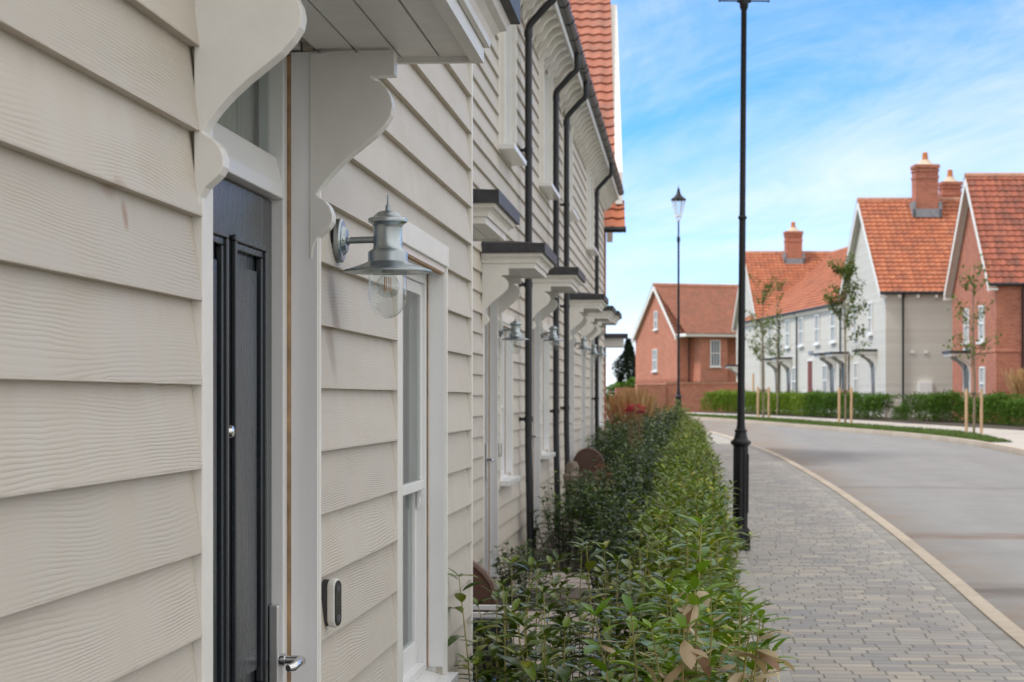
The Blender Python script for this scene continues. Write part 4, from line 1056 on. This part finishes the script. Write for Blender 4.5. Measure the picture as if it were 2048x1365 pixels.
# far hedge : individual bushes
def bush_mesh(seed,mat,w=1.5,dp=1.1,h=.95,n=2600):
    rnd=random.Random(seed); f=MB(); lumps=[(rnd.uniform(-w*.3,w*.3),rnd.uniform(-dp*.2,dp*.2),rnd.uniform(.4,.75)*h,rnd.uniform(.3,.5)) for _ in range(6)]
    for i in range(n):
        if rnd.random()<.5:
            c=rnd.choice(lumps); a=rnd.random()*6.28; u=rnd.uniform(-.6,1); q=math.sqrt(max(0,1-u*u)); rr=c[3]*rnd.uniform(.75,1.08)
            p=Vector((c[0]+rr*q*math.cos(a),c[1]+rr*q*math.sin(a),min(h*1.1,c[2]+rr*u)))
        else:
            p=Vector((rnd.uniform(-w/2,w/2),rnd.uniform(-dp/2,dp/2),rnd.uniform(.05,h*.95)))
            k=rnd.random()
            if k<.6: p.y=-dp/2*rnd.uniform(.8,1.05)+.25*((p.z/h)**3)
            elif k<.9: p.z=h*rnd.uniform(.86,1.02)
        if p.z<.04: p.z=.05
        d=Vector((rnd.uniform(-1,1),rnd.uniform(-1,1),rnd.uniform(.1,1.2)))
        leaf(f,p,d,(0,0,1),rnd.uniform(.08,.13),.045,.2,.2,2)
    return f.mesh('foliage',M[mat])
bm=[bush_mesh(1,'hedge2'),bush_mesh(2,'hedge2'),bush_mesh(3,'hedge2',h=1.0)]
bh=[bush_mesh(4,'hedge'),bush_mesh(5,'hedge')]
def trunkm():
    mb=MB()
    for k in range(4): a=k*1.6; mb.tube([(.1*math.cos(a),.1*math.sin(a),0),(.35*math.cos(a),.3*math.sin(a),.7)],.015,5)
    return mb.mesh('stems',M['stemr'])
tk=trunkm()
HL=resample([(13.2,60),(11.16,66.8),(10.41,71.4),(9.01,75.8),(6.9,81.0),(5.04,87.6),(3.2,95.5),(.8,101)],.5)
d=0;last=HL[0];j=0;rb=random.Random(3)
for i,p in enumerate(HL):
    d+=math.dist(p,last); last=p
    if d>1.05:
        d=0; j+=1
        if 7<=j<=8: pass
        nx=HL[min(i+1,len(HL)-1)]; an=math.atan2(nx[1]-HL[i-1][1],nx[0]-HL[i-1][0])
        far=p[1]>86
        me=(bh if far else bm)[j%(2 if far else 3)]
        sc=rb.uniform(.9,1.08); 
        gap=abs(p[1]-77.6)<.5
        if gap: sc=.55
        shrub('hedge_bush','leafy green hedge bush in the row beyond the far footway' if not far else 'sunlit yellow green hedge bush in the row before the far brick wall','bush',(p[0]+.4,p[1]+.5,gz(p[0],p[1])-.0),(me,tk),an+R(180),sc,'far hedge bushes before the pale houses' if not far else 'sunlit hedge bushes before the far brick wall')
# young street trees with stakes
def young_tree(label,base,h,spread,nleaf,seed,lo=.36):
    rnd=random.Random(seed); t=thing('young_tree',label,'tree',base,0)
    tr,lf=MB(),MB()
    tr.tube([(0,0,-.1),(.02,0,h*.3),(-.02,.02,h*.6),(.0,0,h*.97)],[.042,.034,.022,.008],8)
    brs=[]
    for i in range(22):
        q=rnd.uniform(lo,.93); a=rnd.random()*6.28; l=spread*rnd.uniform(.5,1)*(1.15-.75*q); 
        b=Vector((0,0,h*q)); e=b+Vector((l*math.cos(a),l*math.sin(a),l*rnd.uniform(.6,1.4))); m_=b.lerp(e,.5)+Vector((l*.1*math.cos(a),l*.1*math.sin(a),-.05))
        tr.tube([b,m_,e],[.014,.009,.004],5); brs.append((b,m_,e))
    for i in range(nleaf):
        b,m_,e=rnd.choice(brs); q=rnd.uniform(.25,1.05); p=b.lerp(e,q)+Vector((rnd.gauss(0,.09),rnd.gauss(0,.09),rnd.gauss(0,.09)))
        leaf(lf,p,(rnd.uniform(-1,1),rnd.uniform(-1,1),rnd.uniform(-.8,.6)),(0,0,1),rnd.uniform(.11,.17),.085,.2,.1,2)
    obj('trunk',tr.mesh('trunk',M['bark']),None,t); obj('crown',lf.mesh('crown',M['tree']),None,t); return t
def stakes(label,base,dx=.22,h=1.3,rz=0):
    t=thing('tree_stake',label,'tree stake',base,rz)
    for s in (-dx,dx): obj('post',MB().lathe([(.045,-.1),(.045,h),(.03,h+.03)],(s,0,0),8),M['woodstake'],t)
    obj('crossbar',MB().box(-dx-.05,dx+.05,.046,.075,h-.16,h-.08),M['woodstake'],t); obj('rubber_tie',MB().box(-.06,.06,-.07,.045,h-.14,h-.09),M['rubber'],t)
for (X,Z,h,sp,nl,seed,lab) in ((13.5,58.2,5.2,1.05,380,1,'sparse young street tree in front of the right brick house'),(12.05,72,6.0,1.35,1700,2,'leafiest young street tree before the pale terrace'),(10.35,82,5.9,1.3,750,4,'thin young street tree farthest along the verge, just right of the near lamp post')):
    x,y=cf(X,Z); young_tree(lab,(x,y,gz(x,y)-.01),h,sp,nl,seed)
    stakes({1:'pair of pale stakes holding the tree by the right brick house',2:'pair of stakes around the leafiest young tree',4:'pair of stakes around the farthest verge tree'}[seed],(x,y,gz(x,y)-.01),rz=PHI)
x,y=cf(12.0,90); young_tree('slim young tree behind the hedge beside the farthest verge tree',(x,y,gz(x,y)),6.2,1.0,420,11)
x,y=cf(11.75,97); mb=MB().lathe([(.05,0),(.05,1.8),(.03,1.84)],(0,0,0),8); t=thing('timber_post','lone short timber post standing behind the far hedge by the lamp post','post',(x,y,1.0)); obj('post_shaft',mb,M['woodstake'],t)
# distant trees
def crown_tree(name,label,X,Z,h,w,z0,mat,n,shape,cat='tree',seed=1):
    x,y=cf(X,Z); rnd=random.Random(seed); t=thing(name,label,cat,(x,y,z0)); f=MB()
    for i in range(n):
        q=rnd.random(); a=rnd.random()*6.28; rr=shape(q)*w*(1+.28*math.sin(3*a+9*q)+.2*math.sin(14*q+2*a))*rnd.uniform(.6,1)
        p=Vector((rr*math.cos(a),rr*math.sin(a),q*h)); leaf(f,p,(rnd.uniform(-1,1),rnd.uniform(-1,1),rnd.uniform(-.2,1)),(0,0,1),.28,.16,.2,.2,2)
    obj('crown',f.mesh('crown',M[mat]),None,t); obj('trunk',MB().tube([(0,0,-.5),(0,0,h*.8)],[.2,.05],7),M['bark'],t); return t
crown_tree('conifer_tree','tall dark narrow conifer left of the far brick house',9.35,160,4.3,1.15,2.0,'conifer',5200,lambda q:(.55+.45*math.sin(math.pi*min(1,q*1.3)) )*(1-q**3)+.03,seed=3)
crown_tree('broadleaf_tree','low green tree at the foot of the dark conifer',10.1,158,1.7,1.5,1.5,'hedge2',2600,lambda q:math.sqrt(max(0,1-(2*q-1)**2))*.9+.05,seed=5)
crown_tree('broadleaf_tree','dark round tree peeping between conifer and far brick house',11.3,166,2.9,1.1,1.8,'conifer',2000,lambda q:math.sqrt(max(0,1-(2*q-1)**2)),seed=6)
crown_tree('broadleaf_tree','low bushy tree left of the conifer above the rust grasses',8.3,150,1.6,1.6,1.1,'hedge2',2600,lambda q:math.sqrt(max(0,1-(2*q-1)**2)),seed=7)
# ---------------------------------------------------------------- street lamps
def street_lamp(label,X,Z,ringh,barrot,lean):
    x,y=cf(X,Z); t=thing('street_lamp',label,'street lamp',(x,y,gz(x,y)),PHI,'black heritage street lamps')
    t.rotation_euler=(0,R(lean),PHI)
    mb=MB().box(-.094,.094,-.094,.094,-.05,.20); mb.add([(-.094,-.094,.20),(.094,-.094,.20),(.094,.094,.20),(-.094,.094,.20),(-.074,-.074,.235),(.074,-.074,.235),(.074,.074,.235),(-.074,.074,.235)],[(0,1,5,4),(1,2,6,5),(2,3,7,6),(3,0,4,7),(4,5,6,7)])
    obj('plinth',mb,M['black'],t,bevel=.006)
    vs=[];n=48
    for z in (.235,1.06):
        for i in range(n):
            a=2*math.pi*i/n; r=.072+.0035*(1 if (i//3)%2 else -1); vs.append((r*math.cos(a),r*math.sin(a),z))
    mb=MB().add(vs,[(i,(i+1)%n,n+(i+1)%n,n+i) for i in range(n)]); obj('fluted_base',mb,M['black'],t)
    mb=MB().box(.045,.081,-.035,.035,.38,.98); obj('access_door',mb,M['black'],t,bevel=.004)
    mb=MB().lathe([(.074,1.05),(.078,1.065),(.090,1.075),(.104,1.085),(.106,1.10),(.098,1.115),(.080,1.125),(.068,1.15),(.062,1.18),(.058,1.20),(.064,1.207),(.064,1.225),(.048,1.235),(.046,1.26)],(0,0,0),24); obj('collar',mb,M['black'],t)
    mb=MB().lathe([(.042,1.24),(.0385,1.4),(.034,ringh-.05),(.034,ringh-.02),(.044,ringh-.012),(.046,ringh),(.044,ringh+.012),(.033,ringh+.02),(.031,ringh+.06),(.029,5.5),(.042,5.53),(.047,5.58),(.047,5.64),(.04,5.67),(.026,5.69),(.024,5.9),(.022,6.15)],(0,0,0),20); obj('shaft',mb,M['black'],t)
    mb=MB(); c,s=math.cos(barrot),math.sin(barrot)
    for sg in (-1,1):
        mb.tube([(sg*.03*c,sg*.03*s,5.60),(sg*.07*c,sg*.07*s,5.60)],[.026,.018],10); mb.tube([(sg*.06*c,sg*.06*s,5.60),(sg*.245*c,sg*.245*s,5.60)],.0085,8); mb.lathe([(.002,-.014),(.013,-.006),(.013,.006),(.002,.014)],(sg*.25*c,sg*.25*s,5.60),10)
    obj('ladder_bar',mb,M['black'],t)
    fr=MB(); zb,zt=6.27,6.72; rb_,rt=.085,.20
    for k in range(6):
        a=k*math.pi/3; fr.tube([(rb_*math.cos(a),rb_*math.sin(a),zb),(rt*math.cos(a),rt*math.sin(a),zt)],.010,6)
        fr.tube([(.024*math.cos(a),.024*math.sin(a),6.10),(rb_*math.cos(a),rb_*math.sin(a),zb)],.007,5)
    fr.lathe([(rb_+.012,zb-.02),(rb_+.014,zb+.02)],(0,0,0),6); obj('lantern_frame',fr,M['reveal'],t)
    obj('lantern_glass',MB().lathe([(rb_-.003,zb+.02),(rt-.003,zt)],(0,0,0),6,cap=False,smooth=False),M['lampglass'],t)
    obj('lantern_cap',MB().lathe([(.19,zt-.01),(.214,zt),(.218,zt+.03),(.19,zt+.06),(.13,zt+.10),(.085,zt+.15),(.055,zt+.21),(.045,zt+.25),(.048,zt+.27),(.03,zt+.33),(.012,zt+.36),(.004,zt+.44)],(0,0,0),24),M['black'],t)
    return t
street_lamp('tall black street lamp post with ladder bar standing in the paving close by',(1480-1024)/3982*20.3,20.3,3.39,0,.42)
street_lamp('smaller far black street lamp with its glass lantern against the sky',(1357-1024)/3982*57,57,4.12,math.pi/2,0)
# ---------------------------------------------------------------- sky, sun, camera
sc=bpy.context.scene
w=bpy.data.worlds.new('World'); sc.world=w; w.use_nodes=True; nt=w.node_tree; L=nt.links
bg=nt.nodes['Background']
SKYV=2.6; FILL_CLOUD=(10.6,10.2,9.6,1)
SUN_EL,SUN_AZ=55,-112     # azimuth measured clockwise from +Y (negative = left)
def nn(ty,**k):
    x=nt.nodes.new(ty)
    for a,b in k.items(): setattr(x,a,b)
    return x
def mt(op,a,b=None,c=None):
    x=nn('ShaderNodeMath',operation=op)
    for i,v in enumerate((a,b,c)):
        if v is None: continue
        if isinstance(v,bpy.types.NodeSocket): L.new(v,x.inputs[i])
        else: x.inputs[i].default_value=v
    return x.outputs[0]
sky=nn('ShaderNodeTexSky',sky_type='NISHITA'); sky.sun_disc=False; sky.sun_elevation=R(SUN_EL); sky.sun_rotation=R(SUN_AZ); sky.air_density=1.0; sky.dust_density=.6; sky.ozone_density=2.2
tc=nn('ShaderNodeTexCoord'); sp=nn('ShaderNodeSeparateXYZ'); L.new(tc.outputs['Generated'],sp.inputs[0])
X_,Y_,Z_=sp.outputs
zc=mt('MAXIMUM',Z_,0.0)
cv=nn('ShaderNodeCombineXYZ'); L.new(X_,cv.inputs[0]); L.new(Y_,cv.inputs[1]); L.new(mt('MULTIPLY_ADD',zc,2.6,.02),cv.inputs[2])
nm=nn('ShaderNodeVectorMath',operation='NORMALIZE'); L.new(cv.outputs[0],nm.inputs[0]); L.new(nm.outputs[0],sky.inputs[0])
# cirrus on a high flat layer, plus an unseen veil added for fill light
den=mt('ADD',zc,.10)
px=mt('DIVIDE',X_,den); py=mt('DIVIDE',Y_,den)
cc=nn('ShaderNodeCombineXYZ'); L.new(mt('ADD',px,mt('MULTIPLY',py,.30)),cc.inputs[0]); L.new(mt('MULTIPLY',py,.9),cc.inputs[1])
def ns(vec,s,d,r,dist,off=(0,0,0),scl=(1,1,1)):
    mp=nn('ShaderNodeMapping'); L.new(vec,mp.inputs[0]); mp.inputs['Location'].default_value=off; mp.inputs['Scale'].default_value=scl
    x=nn('ShaderNodeTexNoise'); L.new(mp.outputs[0],x.inputs['Vector']); x.inputs['Scale'].default_value=s;x.inputs['Detail'].default_value=d;x.inputs['Roughness'].default_value=r;x.inputs['Distortion'].default_value=dist
    return x.outputs[0]
def smooth(v,a,b,lo=0.,hi=1.):
    x=nn('ShaderNodeMapRange',interpolation_type='SMOOTHSTEP'); L.new(v,x.inputs[0])
    for i,k in zip((1,2,3,4),(a,b,lo,hi)): x.inputs[i].default_value=k
    return x.outputs[0]
n1=ns(cc.outputs[0],.9,8,.58,.5,(3.2,1.7,0),(1,.6,1)); n2=ns(cc.outputs[0],.35,3,.5,.2,(8.1,2.2,0))
n3=ns(cc.outputs[0],2.6,9,.68,1.1,(1,5,0),(1,.32,1))
cl=mt('ADD',mt('MULTIPLY',n1,.55),mt('ADD',mt('MULTIPLY',n2,.38),mt('MULTIPLY',n3,.24)))
wisp=smooth(cl,.47,.76,0,.72)
lowveil=smooth(zc,.0,.15,.52,.0)
over=smooth(mt('ADD',zc,mt('ADD',mt('MULTIPLY',mt('MAXIMUM',mt('MULTIPLY',Y_,-1.),0.),.6),mt('MULTIPLY',mt('MAXIMUM',mt('SUBTRACT',X_,.35),0.),.6))),.22,.5,0,.93)  # bright cover overhead, behind and right of camera, added out of view as fill
def screen(a,b): return mt('SUBTRACT',1.,mt('MULTIPLY',mt('SUBTRACT',1.,a),mt('SUBTRACT',1.,b)))
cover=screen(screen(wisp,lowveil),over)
hs=nn('ShaderNodeHueSaturation'); hs.inputs['Hue'].default_value=.497; hs.inputs['Saturation'].default_value=1.38; hs.inputs['Value'].default_value=SKYV; L.new(sky.outputs[0],hs.inputs['Color'])
cm=nn('ShaderNodeMix',data_type='RGBA'); L.new(over,cm.inputs[0]); cm.inputs[6].default_value=(8.4,8.6,9.9,1); cm.inputs[7].default_value=FILL_CLOUD
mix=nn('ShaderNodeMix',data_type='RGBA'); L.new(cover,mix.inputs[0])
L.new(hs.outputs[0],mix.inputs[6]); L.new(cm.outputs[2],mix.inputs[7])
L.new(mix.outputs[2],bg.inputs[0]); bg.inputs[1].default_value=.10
sd=bpy.data.lights.new('sun','SUN'); sd.energy=2.2; sd.angle=R(11); sd.color=(1,.95,.88)
so=bpy.data.objects.new('sun',sd); COL.objects.link(so)
el,az=R(SUN_EL),R(SUN_AZ); dv=Vector((math.sin(az)*math.cos(el),math.cos(az)*math.cos(el),math.sin(el)))
so.rotation_euler=dv.to_track_quat('Z','Y').to_euler(); so.location=dv*50
cam=bpy.data.cameras.new('camera'); co=bpy.data.objects.new('camera',cam); COL.objects.link(co); sc.camera=co
co.location=(0,0,H); co.rotation_euler=(R(90),0,PHI); cam.sensor_width=36; cam.lens=70; cam.shift_y=115.5/2048; cam.clip_end=6000; cam.clip_start=.05
cam.dof.use_dof=True; cam.dof.focus_distance=5.0; cam.dof.aperture_fstop=11.5; cam.dof.aperture_blades=0
sc.view_settings.view_transform='Standard'; sc.view_settings.look='None'; sc.view_settings.exposure=0.38; sc.view_settings.gamma=1
sc.cycles.max_bounces=6; sc.cycles.diffuse_bounces=3; sc.cycles.glossy_bounces=3; sc.cycles.transparent_max_bounces=16
